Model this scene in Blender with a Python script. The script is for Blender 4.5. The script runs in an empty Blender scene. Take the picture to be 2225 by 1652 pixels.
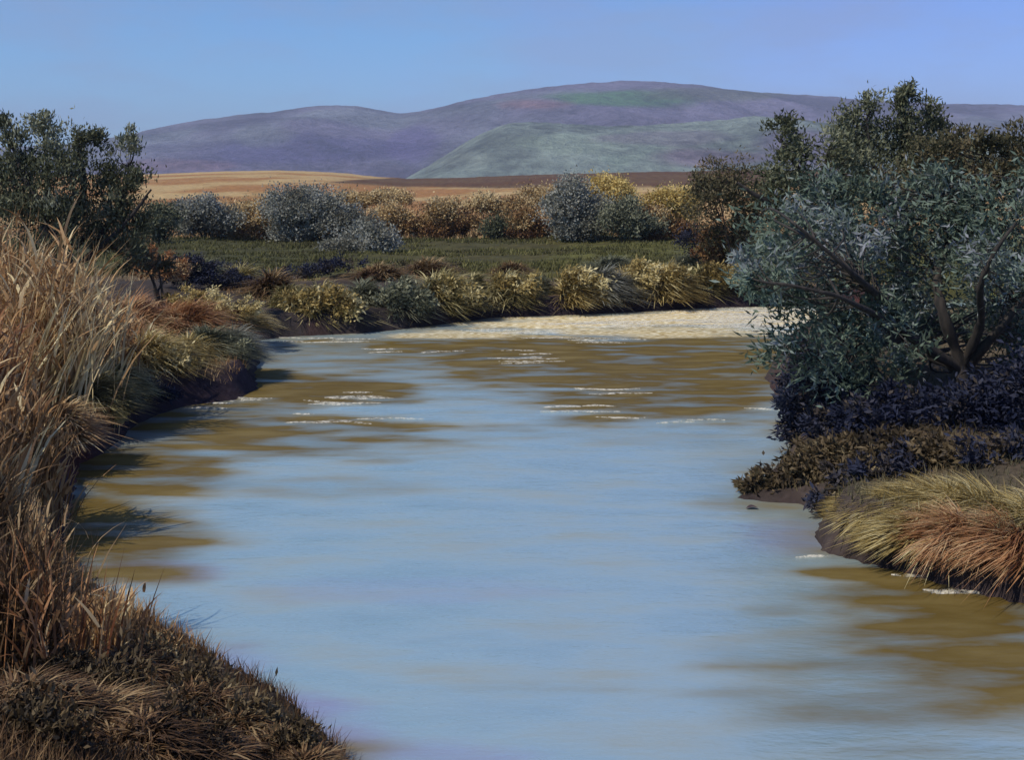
import bpy, math, random
import numpy as np
R = math.radians
SC = bpy.context.scene
COL = SC.collection

# ------------------------------------------------------------------ camera
F = 1098.0; CX = 512.0; HZ = 180.0; EYE = 4.0; K = 0.4602   # lens in render pixels, K: study picture -> render pixels
cam_d = bpy.data.cameras.new('camera'); cam = bpy.data.objects.new('camera', cam_d); COL.objects.link(cam)
cam.location = (0, 0, EYE); cam.rotation_euler = (R(90), 0, 0)
cam_d.sensor_fit = 'HORIZONTAL'; cam_d.sensor_width = 36; cam_d.lens = 36 * F / 1024
cam_d.shift_y = -(380.5 - HZ) / 1024
cam_d.clip_start = 0.1; cam_d.clip_end = 20000
SC.camera = cam

# ------------------------------------------------------------------ sky, sun, exposure
SUN_EL = 50.0; SUN_AZ = 232.0          # azimuth clockwise from +Y (north): behind the camera, to the left
w = bpy.data.worlds.new('World'); SC.world = w; w.use_nodes = True
nt = w.node_tree; nt.nodes.clear()
out = nt.nodes.new('ShaderNodeOutputWorld'); bg = nt.nodes.new('ShaderNodeBackground')
sky = nt.nodes.new('ShaderNodeTexSky'); sky.sky_type = 'NISHITA'; sky.sun_disc = False
sky.sun_elevation = R(SUN_EL); sky.sun_rotation = R(SUN_AZ)
sky.altitude = 900; sky.air_density = 1.0; sky.dust_density = 0.3; sky.ozone_density = 4.0
tint = nt.nodes.new('ShaderNodeMix'); tint.data_type = 'RGBA'; tint.blend_type = 'MULTIPLY'; tint.inputs[0].default_value = 1

nt.links.new(sky.outputs[0], tint.inputs[6])
tc0 = nt.nodes.new('ShaderNodeTexCoord'); n0 = nt.nodes.new('ShaderNodeTexNoise'); n0.inputs['Scale'].default_value = 3.5; n0.inputs['Detail'].default_value = 5
sx0 = nt.nodes.new('ShaderNodeSeparateXYZ'); nt.links.new(tc0.outputs['Generated'], sx0.inputs[0]); nt.links.new(tc0.outputs['Generated'], n0.inputs[0])
a0 = nt.nodes.new('ShaderNodeMath'); a0.operation = 'MULTIPLY_ADD'; a0.inputs[1].default_value = .9; nt.links.new(sx0.outputs[0], a0.inputs[0]); nt.links.new(n0.outputs[0], a0.inputs[2])
r0_ = nt.nodes.new('ShaderNodeValToRGB'); r0_.color_ramp.elements[0].position = .38; r0_.color_ramp.elements[0].color = (.50, .82, 1.06, 1); r0_.color_ramp.elements[1].position = .8; r0_.color_ramp.elements[1].color = (.58, .72, 1.12, 1)
nt.links.new(a0.outputs[0], r0_.inputs[0]); nt.links.new(r0_.outputs[0], tint.inputs[7])
# thin torn veil of grey cloud, in world directions
tc = nt.nodes.new('ShaderNodeTexCoord'); mp = nt.nodes.new('ShaderNodeMapping'); mp.inputs['Scale'].default_value = (2.2, 2.2, 9)
nz = nt.nodes.new('ShaderNodeTexNoise'); nz.inputs['Scale'].default_value = 2.0; nz.inputs['Detail'].default_value = 8; nz.inputs['Roughness'].default_value = .62
rmp = nt.nodes.new('ShaderNodeMapRange'); rmp.inputs[1].default_value = .44; rmp.inputs[2].default_value = .66; rmp.inputs[3].default_value = 0; rmp.inputs[4].default_value = .38
nt.links.new(tc.outputs['Generated'], mp.inputs[0]); nt.links.new(mp.outputs[0], nz.inputs[0]); nt.links.new(nz.outputs[0], rmp.inputs[0])
cl = nt.nodes.new('ShaderNodeMix'); cl.data_type = 'RGBA'
cl.inputs[7].default_value = (2.3, 2.7, 3.9, 1)
nt.links.new(rmp.outputs[0], cl.inputs[0]); nt.links.new(tint.outputs[2], cl.inputs[6])
nt.links.new(cl.outputs[2], bg.inputs[0]); bg.inputs[1].default_value = 0.114
nt.links.new(bg.outputs[0], out.inputs[0])
sd_ = bpy.data.lights.new('sun', 'SUN'); sun = bpy.data.objects.new('sun', sd_); COL.objects.link(sun)
sd_.energy = 3.4; sd_.angle = R(0.5); sd_.color = (1.0, 0.93, 0.82)
az = R(SUN_AZ); el = R(SUN_EL)
from mathutils import Vector
sdir = Vector((math.sin(az) * math.cos(el), math.cos(az) * math.cos(el), math.sin(el)))
sun.rotation_euler = sdir.to_track_quat('Z', 'Y').to_euler()
SC.view_settings.view_transform = 'Standard'; SC.view_settings.look = 'None'
SC.view_settings.exposure = 0.28; SC.view_settings.gamma = 1.0
SC.render.engine = 'CYCLES'
SC.cycles.max_bounces = 6; SC.cycles.sample_clamp_indirect = 6; SC.cycles.transparent_max_bounces = 6; SC.cycles.volume_bounces = 0

# ------------------------------------------------------------------ projection helpers (study-picture coordinates, 2225 wide)
def px(dx, Y): return (dx * K - CX) / F * Y
def pz(dy, Y): return EYE - (dy * K - HZ) / F * Y
def gY(dy, z=0.0): return (EYE - z) * F / (dy * K - HZ)
def G(dx, dy, z=0.0):
    Y = gY(dy, z); return (px(dx, Y), Y)

# ------------------------------------------------------------------ numpy noise
def _h(ix, iy, s):
    n = (ix * 374761393 + iy * 668265263 + s * 974711) & 0x7fffffff
    n = ((n ^ (n >> 13)) * 1274126177) & 0x7fffffff
    return ((n ^ (n >> 16)) & 0xffff) / 65535.0
def vnoise(x, y, s=0):
    x = np.asarray(x, float); y = np.asarray(y, float)
    ix = np.floor(x).astype(np.int64); iy = np.floor(y).astype(np.int64)
    fx = x - ix; fy = y - iy; fx = fx * fx * (3 - 2 * fx); fy = fy * fy * (3 - 2 * fy)
    a = _h(ix, iy, s); b = _h(ix + 1, iy, s); c = _h(ix, iy + 1, s); d = _h(ix + 1, iy + 1, s)
    return (a * (1 - fx) + b * fx) * (1 - fy) + (c * (1 - fx) + d * fx) * fy
def fbm(x, y, s=0, o=5):
    r = 0; a = .5; t = 0
    for i in range(o):
        r = r + a * vnoise(x, y, s + i * 17); t += a; a *= .5; x = x * 2.03 + 7.1; y = y * 2.03 + 3.7
    return r / t
def sst(a, b, x):
    t = np.clip((x - a) / (b - a), 0, 1); return t * t * (3 - 2 * t)

# ------------------------------------------------------------------ mesh helpers
def mk(name, V, Q, mat, parent=None, tint=None, col=None, smooth=False, loc=None):
    V = np.asarray(V, np.float32); Q = np.asarray(Q, np.int32)
    if loc is not None: V = V - np.asarray(loc, np.float32)
    me = bpy.data.meshes.new(name); k = Q.shape[1]
    me.vertices.add(len(V)); me.vertices.foreach_set('co', V.ravel())
    me.loops.add(Q.size); me.loops.foreach_set('vertex_index', Q.ravel())
    me.polygons.add(len(Q)); me.polygons.foreach_set('loop_start', np.arange(0, Q.size, k, dtype=np.int32))
    me.polygons.foreach_set('loop_total', np.full(len(Q), k, np.int32))
    if smooth: me.polygons.foreach_set('use_smooth', np.ones(len(Q), bool))
    me.update(calc_edges=True)
    if tint is not None:
        a = me.attributes.new('tint', 'FLOAT', 'FACE'); a.data.foreach_set('value', np.asarray(tint, np.float32))
    if col is not None:
        a = me.color_attributes.new('col', 'FLOAT_COLOR', 'POINT')
        c = np.ones((len(V), 4), np.float32); c[:, :3] = col; a.data.foreach_set('color', c.ravel())
    o = bpy.data.objects.new(name, me); COL.objects.link(o); me.materials.append(mat)
    if parent is not None: o.parent = parent
    elif loc is not None: o.location = loc
    return o
def tag(o, label=None, cat=None, group=None, kind=None):
    if label: o['label'] = label
    if cat: o['category'] = cat
    if group: o['group'] = group
    if kind: o['kind'] = kind
    return o
def empty(name, loc, label, cat, group=None):
    o = bpy.data.objects.new(name, None); COL.objects.link(o); o.location = loc; o.empty_display_size = .2
    return tag(o, label, cat, group)

class Acc:
    def __init__(s): s.V = []; s.Q = []; s.T = []; s.n = 0
    def add(s, V, Q, T):
        s.V.append(V); s.Q.append(Q + s.n); s.T.append(T); s.n += len(V)
    def get(s): return np.concatenate(s.V), np.concatenate(s.Q), np.concatenate(s.T)

def tube(P, r, n=6):
    P = np.asarray(P, float); r = np.asarray(r, float); m = len(P)
    T = np.gradient(P, axis=0); T /= np.linalg.norm(T, axis=1)[:, None] + 1e-9
    up = np.array([0.31, 0.17, .94]); up2 = np.array([1., .2, .1])
    A = np.cross(T, up); bad = np.linalg.norm(A, axis=1) < .2; A[bad] = np.cross(T[bad], up2)
    A /= np.linalg.norm(A, axis=1)[:, None]; B = np.cross(T, A)
    th = np.arange(n) / n * 2 * np.pi
    V = P[:, None] + r[:, None, None] * (np.cos(th)[None, :, None] * A[:, None] + np.sin(th)[None, :, None] * B[:, None])
    i = np.arange(m - 1)[:, None] * n; j = np.arange(n)[None]; jj = (j + 1) % n
    Q = np.stack([i + j, i + jj, i + n + jj, i + n + j], -1).reshape(-1, 4)
    return V.reshape(-1, 3), Q
def smooth_path(pts, n=8):
    pts = np.asarray(pts, float); m = len(pts)
    t = np.linspace(0, m - 1, (m - 1) * n + 1); o = []
    for k in t:
        i = min(int(k), m - 2); f = k - i
        p0 = pts[max(i - 1, 0)]; p1 = pts[i]; p2 = pts[i + 1]; p3 = pts[min(i + 2, m - 1)]
        o.append(.5 * ((2 * p1) + (-p0 + p2) * f + (2 * p0 - 5 * p1 + 4 * p2 - p3) * f * f + (-p0 + 3 * p1 - 3 * p2 + p3) * f ** 3))
    return np.array(o)

def leaves(rng, C, L, W, D, spread=.8, tint=None):
    """diamond leaves with a fold; C centres, L length, D preferred direction"""
    n = len(C)
    d = rng.normal(size=(n, 3)) * spread + D; d /= np.linalg.norm(d, axis=1)[:, None] + 1e-9
    s = np.cross(d, rng.normal(size=(n, 3))); s /= np.linalg.norm(s, axis=1)[:, None] + 1e-9
    nn = np.cross(d, s); L = L * rng.uniform(.6, 1.3, n)[:, None]; Wd = W * rng.uniform(.6, 1.3, n)[:, None]
    a = C; b = C + d * L * .45 + s * Wd * .5 + nn * Wd * .2; c = C + d * L; e = C + d * L * .45 - s * Wd * .5 + nn * Wd * .2
    V = np.stack([a, b, c, e], 1).reshape(-1, 3); Q = np.arange(4 * n).reshape(n, 4)
    return V, Q, (tint if tint is not None else rng.uniform(0, 1, n))

def blades(rng, B, L, W, H, lean, droop, T, seg=4, twist=1.0):
    """ribbons. B base (n,3), L length, H horizontal unit direction (n,2), lean, droop"""
    n = len(B); t = np.linspace(0, 1, seg + 1)[None, :, None]
    h = np.concatenate([H, np.zeros((n, 1))], 1)[:, None]; L = L[:, None, None]; lean = lean[:, None, None]; droop = droop[:, None, None]
    up = np.array([0, 0, 1.])[None, None]
    P = B[:, None] + L * (h * (lean * t + droop * t * t) + up * (t * np.sqrt(np.clip(1 - lean ** 2, .05, 1)) - .62 * droop * t ** 2.2))
    a = rng.uniform(-1, 1, n) * twist
    side = np.stack([-H[:, 1] * np.cos(a) + H[:, 0] * np.sin(a), H[:, 0] * np.cos(a) + H[:, 1] * np.sin(a), np.zeros(n)], 1)[:, None]
    wv = W[:, None, None] * np.array([.7, 1, .85, .55, .06] if seg == 4 else np.linspace(1, .08, seg + 1))[None, :, None] * .5
    V = np.stack([P - side * wv, P + side * wv], 2).reshape(-1, 3)
    i = (np.arange(n) * (seg + 1) * 2)[:, None] + (np.arange(seg) * 2)[None]
    Q = np.stack([i, i + 1, i + 3, i + 2], -1).reshape(-1, 4)
    return V, Q, np.repeat(T, seg)

# ------------------------------------------------------------------ materials
def ramp(nt, cols):
    r = nt.nodes.new('ShaderNodeValToRGB'); el = r.color_ramp.elements
    while len(el) < len(cols): el.new(.5)
    for i, (p, c) in enumerate(cols):
        el[i].position = p; el[i].color = (*c, 1)
    return r
_m = {}
def leafmat(name, cols, trans=.25, rough=.7, scale=1.2):
    """leaf colours picked per leaf (attribute tint), drifting a little from spot to spot"""
    if name in _m: return _m[name]
    m = bpy.data.materials.new(name); m.use_nodes = True; nt = m.node_tree; nt.nodes.clear()
    at = nt.nodes.new('ShaderNodeAttribute'); at.attribute_name = 'tint'
    rp = ramp(nt, [(i / (len(cols) - 1), c) for i, c in enumerate(cols)])
    tc = nt.nodes.new('ShaderNodeNewGeometry'); nz = nt.nodes.new('ShaderNodeTexNoise'); nz.inputs['Scale'].default_value = scale
    nt.links.new(tc.outputs['Position'], nz.inputs['Vector'])
    mr = nt.nodes.new('ShaderNodeMapRange'); mr.inputs[1].default_value = .3; mr.inputs[2].default_value = .7; mr.inputs[3].default_value = -.22; mr.inputs[4].default_value = .22
    ad = nt.nodes.new('ShaderNodeMath'); nt.links.new(nz.outputs[0], mr.inputs[0]); nt.links.new(mr.outputs[0], ad.inputs[0]); nt.links.new(at.outputs['Fac'], ad.inputs[1])
    nt.links.new(ad.outputs[0], rp.inputs[0])
    pb = nt.nodes.new('ShaderNodeBsdfPrincipled'); pb.inputs['Roughness'].default_value = rough; pb.inputs['Specular IOR Level'].default_value = .25
    tr = nt.nodes.new('ShaderNodeBsdfTranslucent'); mx = nt.nodes.new('ShaderNodeMixShader'); mx.inputs[0].default_value = trans
    o = nt.nodes.new('ShaderNodeOutputMaterial')
    nt.links.new(rp.outputs[0], pb.inputs['Base Color']); nt.links.new(rp.outputs[0], tr.inputs[0])
    nt.links.new(pb.outputs[0], mx.inputs[1]); nt.links.new(tr.outputs[0], mx.inputs[2]); nt.links.new(mx.outputs[0], o.inputs[0])
    _m[name] = m; return m
def bark(name, c1, c2, sc=14):
    if name in _m: return _m[name]
    m = bpy.data.materials.new(name); m.use_nodes = True; nt = m.node_tree; pb = nt.nodes['Principled BSDF']
    g = nt.nodes.new('ShaderNodeNewGeometry'); mp = nt.nodes.new('ShaderNodeMapping'); mp.inputs['Scale'].default_value = (1, 1, .25)
    nz = nt.nodes.new('ShaderNodeTexNoise'); nz.inputs['Scale'].default_value = sc; nz.inputs['Detail'].default_value = 6
    rp = ramp(nt, [(.35, c1), (.65, c2)]); bp = nt.nodes.new('ShaderNodeBump'); bp.inputs['Strength'].default_value = .6; bp.inputs['Distance'].default_value = .02
    nt.links.new(g.outputs['Position'], mp.inputs[0]); nt.links.new(mp.outputs[0], nz.inputs[0]); nt.links.new(nz.outputs[0], rp.inputs[0])
    nt.links.new(rp.outputs[0], pb.inputs['Base Color']); nt.links.new(nz.outputs[0], bp.inputs['Height']); nt.links.new(bp.outputs[0], pb.inputs['Normal'])
    pb.inputs['Roughness'].default_value = .9; _m[name] = m; return m
def landmat(name, scale, amp=.35, bump=.3, dist=.05, sc2=None, rough=.95):
    """colour from the vertex colours (soil, crops, scrub, painted bank shade), broken up by two noises"""
    m = bpy.data.materials.new(name); m.use_nodes = True; nt = m.node_tree; pb = nt.nodes['Principled BSDF']
    at = nt.nodes.new('ShaderNodeAttribute'); at.attribute_name = 'col'
    g = nt.nodes.new('ShaderNodeNewGeometry')
    n1 = nt.nodes.new('ShaderNodeTexNoise'); n1.inputs['Scale'].default_value = scale; n1.inputs['Detail'].default_value = 9; n1.inputs['Roughness'].default_value = .65
    n2 = nt.nodes.new('ShaderNodeTexNoise'); n2.inputs['Scale'].default_value = sc2 or scale * .13; n2.inputs['Detail'].default_value = 4
    nt.links.new(g.outputs['Position'], n1.inputs[0]); nt.links.new(g.outputs['Position'], n2.inputs[0])
    a = nt.nodes.new('ShaderNodeMath'); a.operation = 'ADD'; nt.links.new(n1.outputs[0], a.inputs[0]); nt.links.new(n2.outputs[0], a.inputs[1])
    mr = nt.nodes.new('ShaderNodeMapRange'); mr.inputs[1].default_value = .7; mr.inputs[2].default_value = 1.3; mr.inputs[3].default_value = 1 - amp; mr.inputs[4].default_value = 1 + amp
    nt.links.new(a.outputs[0], mr.inputs[0])
    mu = nt.nodes.new('ShaderNodeVectorMath'); mu.operation = 'SCALE'; nt.links.new(at.outputs['Color'], mu.inputs[0]); nt.links.new(mr.outputs[0], mu.inputs['Scale'])
    nt.links.new(mu.outputs[0], pb.inputs['Base Color'])
    bp = nt.nodes.new('ShaderNodeBump'); bp.inputs['Strength'].default_value = bump; bp.inputs['Distance'].default_value = dist
    nt.links.new(n1.outputs[0], bp.inputs['Height']); nt.links.new(bp.outputs[0], pb.inputs['Normal'])
    pb.inputs['Roughness'].default_value = rough; pb.inputs['Specular IOR Level'].default_value = .15
    return m

SAGE = leafmat('sage_leaf', [(.11, .10, .07), (.21, .205, .155), (.36, .355, .30)])
SAGE2 = leafmat('olive_sage_leaf', [(.08, .085, .055), (.17, .175, .11), (.30, .29, .18)])
TEAL = leafmat('grey_teal_leaf', [(.036, .048, .032), (.095, .125, .085), (.155, .20, .15), (.24, .245, .27)], .2)
OLIVE = leafmat('dark_olive_leaf', [(.04, .045, .022), (.10, .105, .055), (.17, .175, .10), (.26, .265, .18)], .2)
OLIVE2 = leafmat('brown_olive_leaf', [(.035, .035, .016), (.085, .075, .036), (.14, .115, .06), (.19, .13, .065)], .2)
DARKB = leafmat('shaded_brush_leaf', [(.011, .014, .034), (.026, .030, .054), (.06, .046, .036), (.12, .085, .04)], .1)  # brush leaf with the blue shade of understory and hollows put into its colour
PALE = leafmat('pale_blade', [(.30, .22, .10), (.52, .42, .22), (.70, .62, .38), (.80, .74, .50)], .2)
FORELEAF = leafmat('scrub_leaf', [(.026, .019, .012), (.075, .052, .026), (.14, .10, .052), (.28, .22, .12)], .15)
STRAW = leafmat('straw_blade', [(.15, .075, .03), (.37, .205, .085), (.54, .35, .17), (.78, .64, .36)], .25)
RUST = leafmat('rust_blade', [(.14, .05, .022), (.32, .145, .06), (.48, .26, .12), (.60, .44, .24)], .25)
GOLD = leafmat('gold_blade', [(.11, .08, .024), (.28, .195, .06), (.46, .35, .13), (.70, .60, .32)], .25)
YEL = leafmat('yellow_leaf', [(.26, .16, .04), (.50, .36, .10), (.72, .56, .22)], .3)
BROWN = leafmat('brown_leaf', [(.09, .04, .016), (.24, .13, .05), (.42, .28, .12), (.58, .45, .24)], .2)
FORE = leafmat('dark_brown_blade', [(.026, .015, .008), (.075, .04, .018), (.15, .08, .035), (.32, .22, .11)], .15)
BROWN_B = leafmat('russet_blade', [(.06, .03, .015), (.14, .075, .03), (.25, .16, .07), (.36, .26, .13)], .2)
TUSG = leafmat('olive_tussock_blade', [(.07, .065, .028), (.18, .155, .06), (.33, .27, .11), (.56, .48, .24)], .25)
MEAD = leafmat('meadow_blade', [(.04, .034, .012), (.072, .066, .020), (.115, .108, .03), (.21, .19, .06)], .2, scale=.25)
BARK = bark('dark_bark', (.012, .010, .008), (.045, .034, .026)); BARKB = bark('brown_bark', (.03, .018, .010), (.09, .055, .03))
STEMB = bark('pale_stem', (.06, .035, .02), (.20, .13, .07))

# ------------------------------------------------------------------ river outline (world) and terrain
riv = [(2500, 652), (2150, 656), (1750, 664), (1500, 672), (1300, 683), (1180, 688), (1060, 692), (960, 706), (800, 724), (640, 732), (560, 740), (566, 775), (550, 812),
       (556, 845), (520, 868), (400, 884), (330, 905), (285, 930), (225, 985), (165, 1010), (150, 1100), (128, 1190), (150, 1270), (225, 1345), (265, 1400), (330, 1440),
       (400, 1470), (500, 1530), (600, 1590), (700, 1660), (860, 1850), (1100, 2150), (1700, 2300), (2600, 2100), (3000, 1700), (2650, 1440), (2380, 1350), (2225, 1312),
       (2080, 1278), (1980, 1245), (1880, 1222), (1790, 1200), (1775, 1165), (1790, 1120), (1740, 1096), (1660, 1092), (1600, 1085), (1660, 1040), (1710, 1000), (1735, 975),
       (1700, 945), (1735, 905), (1690, 865), (1665, 820), (1700, 770), (1760, 732), (1900, 716), (2150, 706), (2500, 700)]
RIV = np.array([G(a, b) for a, b in riv])
def sdist(x, y):
    shp = x.shape; x = x.ravel(); y = y.ravel(); d = np.full(x.shape, 1e9); ins = np.zeros(x.shape, bool)
    n = len(RIV)
    for i in range(n):
        ax, ay = RIV[i]; bx, by = RIV[(i + 1) % n]; ex, ey = bx - ax, by - ay
        t = np.clip(((x - ax) * ex + (y - ay) * ey) / (ex * ex + ey * ey), 0, 1)
        d = np.minimum(d, np.hypot(x - ax - t * ex, y - ay - t * ey))
        c = ((ay > y) != (by > y)) & (x < ex * (y - ay) / (ey + 1e-12) + ax); ins ^= c
    return np.where(ins, -d, d).reshape(shp)
def height(x, y, sd=None):
    x = np.asarray(x, float); y = np.asarray(y, float)
    if sd is None: sd = sdist(x, y)
    w = fbm(x * 1.3, y * 1.3, 3, 4); w2 = fbm(x * .25, y * .25, 9, 4)
    sd2 = sd + (w - .5) * .5 * np.clip(np.abs(sd) * 2, 0, 1)
    bank = .10 + .46 * sst(0, .32, sd2) + .22 * sst(.4, 3, sd2)
    tx, ty = G(1670, 1070); bank = bank * (1 - .8 * np.exp(-((x - tx) ** 2 / 2.2 + (y - ty) ** 2 / 1.2)))
    bank = bank * sst(-.02, .10, sd) + (w - .5) * .22 * sst(.1, 1, sd) + (w2 - .5) * .5 * sst(1, 6, sd)
    z = np.where(sd > 0, bank, -.9 * sst(0, 1.2, -sd) - .02)
    near = 1.5 * sst(8.5, 2.0, y) * sst(.2, 3.5, sd)
    z = z + near
    bd = (x / np.maximum(y, 1) * F + CX) / K; sky_y = np.interp(bd, [-500, 310, 450, 600, 720, 820, 890, 1000, 1300, 1600, 2225, 3000], [374, 379, 373, 369, 373, 383, 388, 385, 375, 369, 367, 367])
    z3 = EYE - (sky_y * K - HZ) / F * 330
    z = z + np.where(y > 70, (np.minimum(y, 330) - 70) / 260 * (z3 - .9) * sst(70, 110, y), 0)
    z = z - np.where(y > 330, np.minimum((y - 330) * .02, 22), 0)
    return z
def H(x, y): return float(height(np.array([x]), np.array([y]))[0])

def axis(lo, hi, step, flo, fhi, g=1.09):
    a = list(np.arange(lo, hi, step)); s = step
    while a[-1] < fhi: s *= g; a.append(a[-1] + s)
    s = step
    while a[0] > flo: s *= g; a.insert(0, a[0] - s)
    return np.array(a)
xs = axis(-16, 19, .13, -5000, 5000, 1.035); ys = axis(3, 44, .15, -60, 6500, 1.05)
X, Yg = np.meshgrid(xs, ys); SD = sdist(X, Yg); Z = height(X, Yg, SD)
def grid_q(nx, ny):
    i = (np.arange(ny - 1)[:, None] * nx + np.arange(nx - 1)[None]).ravel()
    return np.stack([i, i + 1, i + nx + 1, i + nx], 1)
def mixc(a, b, t): return a * (1 - t[..., None]) + np.asarray(b) * t[..., None]
n1 = fbm(X * .6, Yg * .6, 40); n2 = fbm(X * .12, Yg * .12, 50); n3 = fbm(X * 2.2, Yg * 2.2, 60)
C = np.zeros(X.shape + (3,)) + np.array([.13, .085, .045])
C = mixc(C, (.20, .15, .07), sst(.45, .65, n1)); C = mixc(C, (.10, .10, .045), sst(.5, .65, n2) * .7)
C = mixc(C, (.026, .018, .026), np.maximum(sst(.48, .25, Z), sst(.55, .25, SD + (n3 - .5) * .3)) * sst(60, 50, Yg) * .95)                       # wet mud at the foot of the bank, undercut shade painted in
C = mixc(C, (.06, .045, .035), sst(2.2, 3.2, X) * sst(8, 12, Yg) * sst(32, 24, Yg) * .7)    # darker ground under the right trees
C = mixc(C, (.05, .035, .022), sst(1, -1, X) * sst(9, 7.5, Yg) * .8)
C = mixc(C, (.035, .028, .026), sst(21, 24, Yg) * sst(36, 34, Yg) * sst(0, -3, X) * .9)  # dark left shore, its shadow painted into the soil
mead = sst(34.5, 37, Yg + (n2 - .5) * 6) * sst(66, 60, Yg + (n2 - .5) * 8)
C = mixc(C, (.068, .058, .02), mead); C = mixc(C, (.12, .12, .028), mead * sst(.5, .62, n2) * .5); C = mixc(C, (.05, .05, .022), mead * np.maximum(sst(.5, .36, n1) * .5, sst(-1, -9, X) * .8))
fld = sst(62, 70, Yg); C = mixc(C, (.33, .20, .075), fld)
xa = X / Yg * F + CX
fs = fbm(xa * .012, Yg * .06, 71); C = mixc(C, (.42, .29, .13), fld * sst(.45, .6, fs)); C = mixc(C, (.30, .14, .05), fld * sst(.55, .4, fs) * .8)
gdx = xa / K; gdy = (HZ + (EYE - Z) / np.maximum(Yg, 1) * F) / K
hi = np.interp(gdx, [690, 800, 900, 1000], [397, 388, 384, 300]); lo_ = np.interp(gdx, [690, 850, 1100, 1700], [397, 408, 411, 406])
dark_band = sst(0, 3, gdy - hi + (n3 - .5) * 2) * sst(0, 4, lo_ - gdy + (fs - .5) * 7) * sst(100, 120, Yg) * (gdx > 690)  # dark brown band along the far slope
C = mixc(C, (.075, .038, .02), dark_band * (.75 + .25 * n3))
C = mixc(C, (.03, .02, .02), sst(.02, -.05, Z) * .9); C = mixc(C, (.08, .03, .025), sst(.5, .2, Z) * sst(.55, .7, n1) * sst(40, 36, Yg))
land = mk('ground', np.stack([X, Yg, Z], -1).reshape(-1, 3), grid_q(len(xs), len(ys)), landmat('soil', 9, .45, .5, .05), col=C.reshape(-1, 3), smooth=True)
tag(land, kind='structure')

# ------------------------------------------------------------------ hills
def hill(name, D, depth, prof, patches, base, mat, seed, rough):
    pr = np.array(prof, float); nx, ny = 420, 90
    x = np.linspace(px(prof[0][0], D), px(prof[-1][0], D), nx); y = np.linspace(D - depth, D + depth, ny)
    XX, YY = np.meshgrid(x, y); dx = (XX / D * F + CX) / K
    zt = pz(np.interp(dx, pr[:, 0], pr[:, 1]), D)
    k = np.ones(11) / 11; row = np.convolve(np.pad(zt[0], 5, mode='edge'), k, 'valid'); zt = np.repeat(row[None], ny, 0)
    u = (YY - D) / depth
    rid = 1 - np.abs(2 * fbm(XX / D * 9 + 1.5 * u, YY / D * 5, seed, 5) - 1) * 2
    foot = -22.0
    sh = np.where(u < 0, 1 - np.abs(u) ** 1.15, 1 - np.abs(u) ** 1.5)
    zz = foot + (zt - foot) * sh + rid * rough * zt * np.clip(-u, 0, 1) * (1 + u) * 2 + (fbm(XX / D * 60, YY / D * 60, seed + 5, 4) - .5) * rough * 40 * (1 - np.abs(u)) ** .5
    sy = (HZ - (zz - EYE) / YY * F) / K; sx = (XX / YY * F + CX) / K
    Cc = np.zeros(XX.shape + (3,)) + np.array(base); q = fbm(XX / D * 14, YY / D * 9, seed + 30, 6); q2 = fbm(XX / D * 5, YY / D * 4, seed + 60, 5)
    Cc = mixc(Cc, np.array(base) * .62, sst(.52, .66, q)); Cc = mixc(Cc, np.array(base) * np.array([.95, 1.2, .9]) * 1.15, sst(.5, .68, q2) * .8)
    for (cx, cy, rx, ry, c, s) in patches:
        d = np.sqrt(((sx - cx) / rx) ** 2 + ((sy - cy) / ry) ** 2) + (q - .5) * 1.6
        Cc = mixc(Cc, c, sst(1.15, .55, d) * s)
    o = mk(name, np.stack([XX, YY, zz], -1).reshape(-1, 3), grid_q(nx, ny), mat, col=Cc.reshape(-1, 3), smooth=True); return tag(o, kind='structure')
HM = landmat('hill_scrub', .05, .6, 1, 16, .006)
hill('far_hill', 2600, 1000, [(-700, 330), (-200, 330), (150, 315), (240, 306), (310, 298), (400, 271), (500, 254), (600, 240), (700, 231), (760, 228), (820, 238), (870, 251), (930, 241), (1040, 212), (1150, 194), (1280, 180),
      (1350, 176), (1450, 180), (1600, 196), (1750, 208), (1850, 218), (2000, 226), (2225, 229), (2500, 250), (3000, 300)],
     [(1340, 216, 150, 16, (.07, .15, .06), 1), (1160, 228, 90, 12, (.26, .13, .12), .6), (650, 330, 260, 30, (.07, .06, .14), .8), (900, 320, 60, 60, (.09, .07, .17), .7),
      (1600, 205, 160, 14, (.11, .12, .07), .7), (560, 290, 60, 30, (.13, .14, .14), .6), (380, 360, 120, 12, (.22, .12, .13), .5)],
     (.135, .118, .17), HM, 5, .22)
hill('sage_hill', 1500, 420, [(820, 420), (880, 392), (930, 362), (1000, 318), (1060, 284), (1100, 268), (1180, 266), (1300, 274), (1450, 272), (1560, 262), (1640, 250), (1760, 262), (1900, 280), (2225, 300), (2600, 340), (3000, 400)],
     [(1200, 310, 150, 26, (.21, .26, .18), .5), (1560, 345, 130, 20, (.20, .13, .18), .7), (1450, 300, 140, 14, (.17, .14, .17), .6), (1000, 345, 90, 30, (.22, .25, .2), .7), (1760, 330, 120, 50, (.18, .13, .22), .7)],
     (.21, .25, .20), HM, 14, .16)

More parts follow.
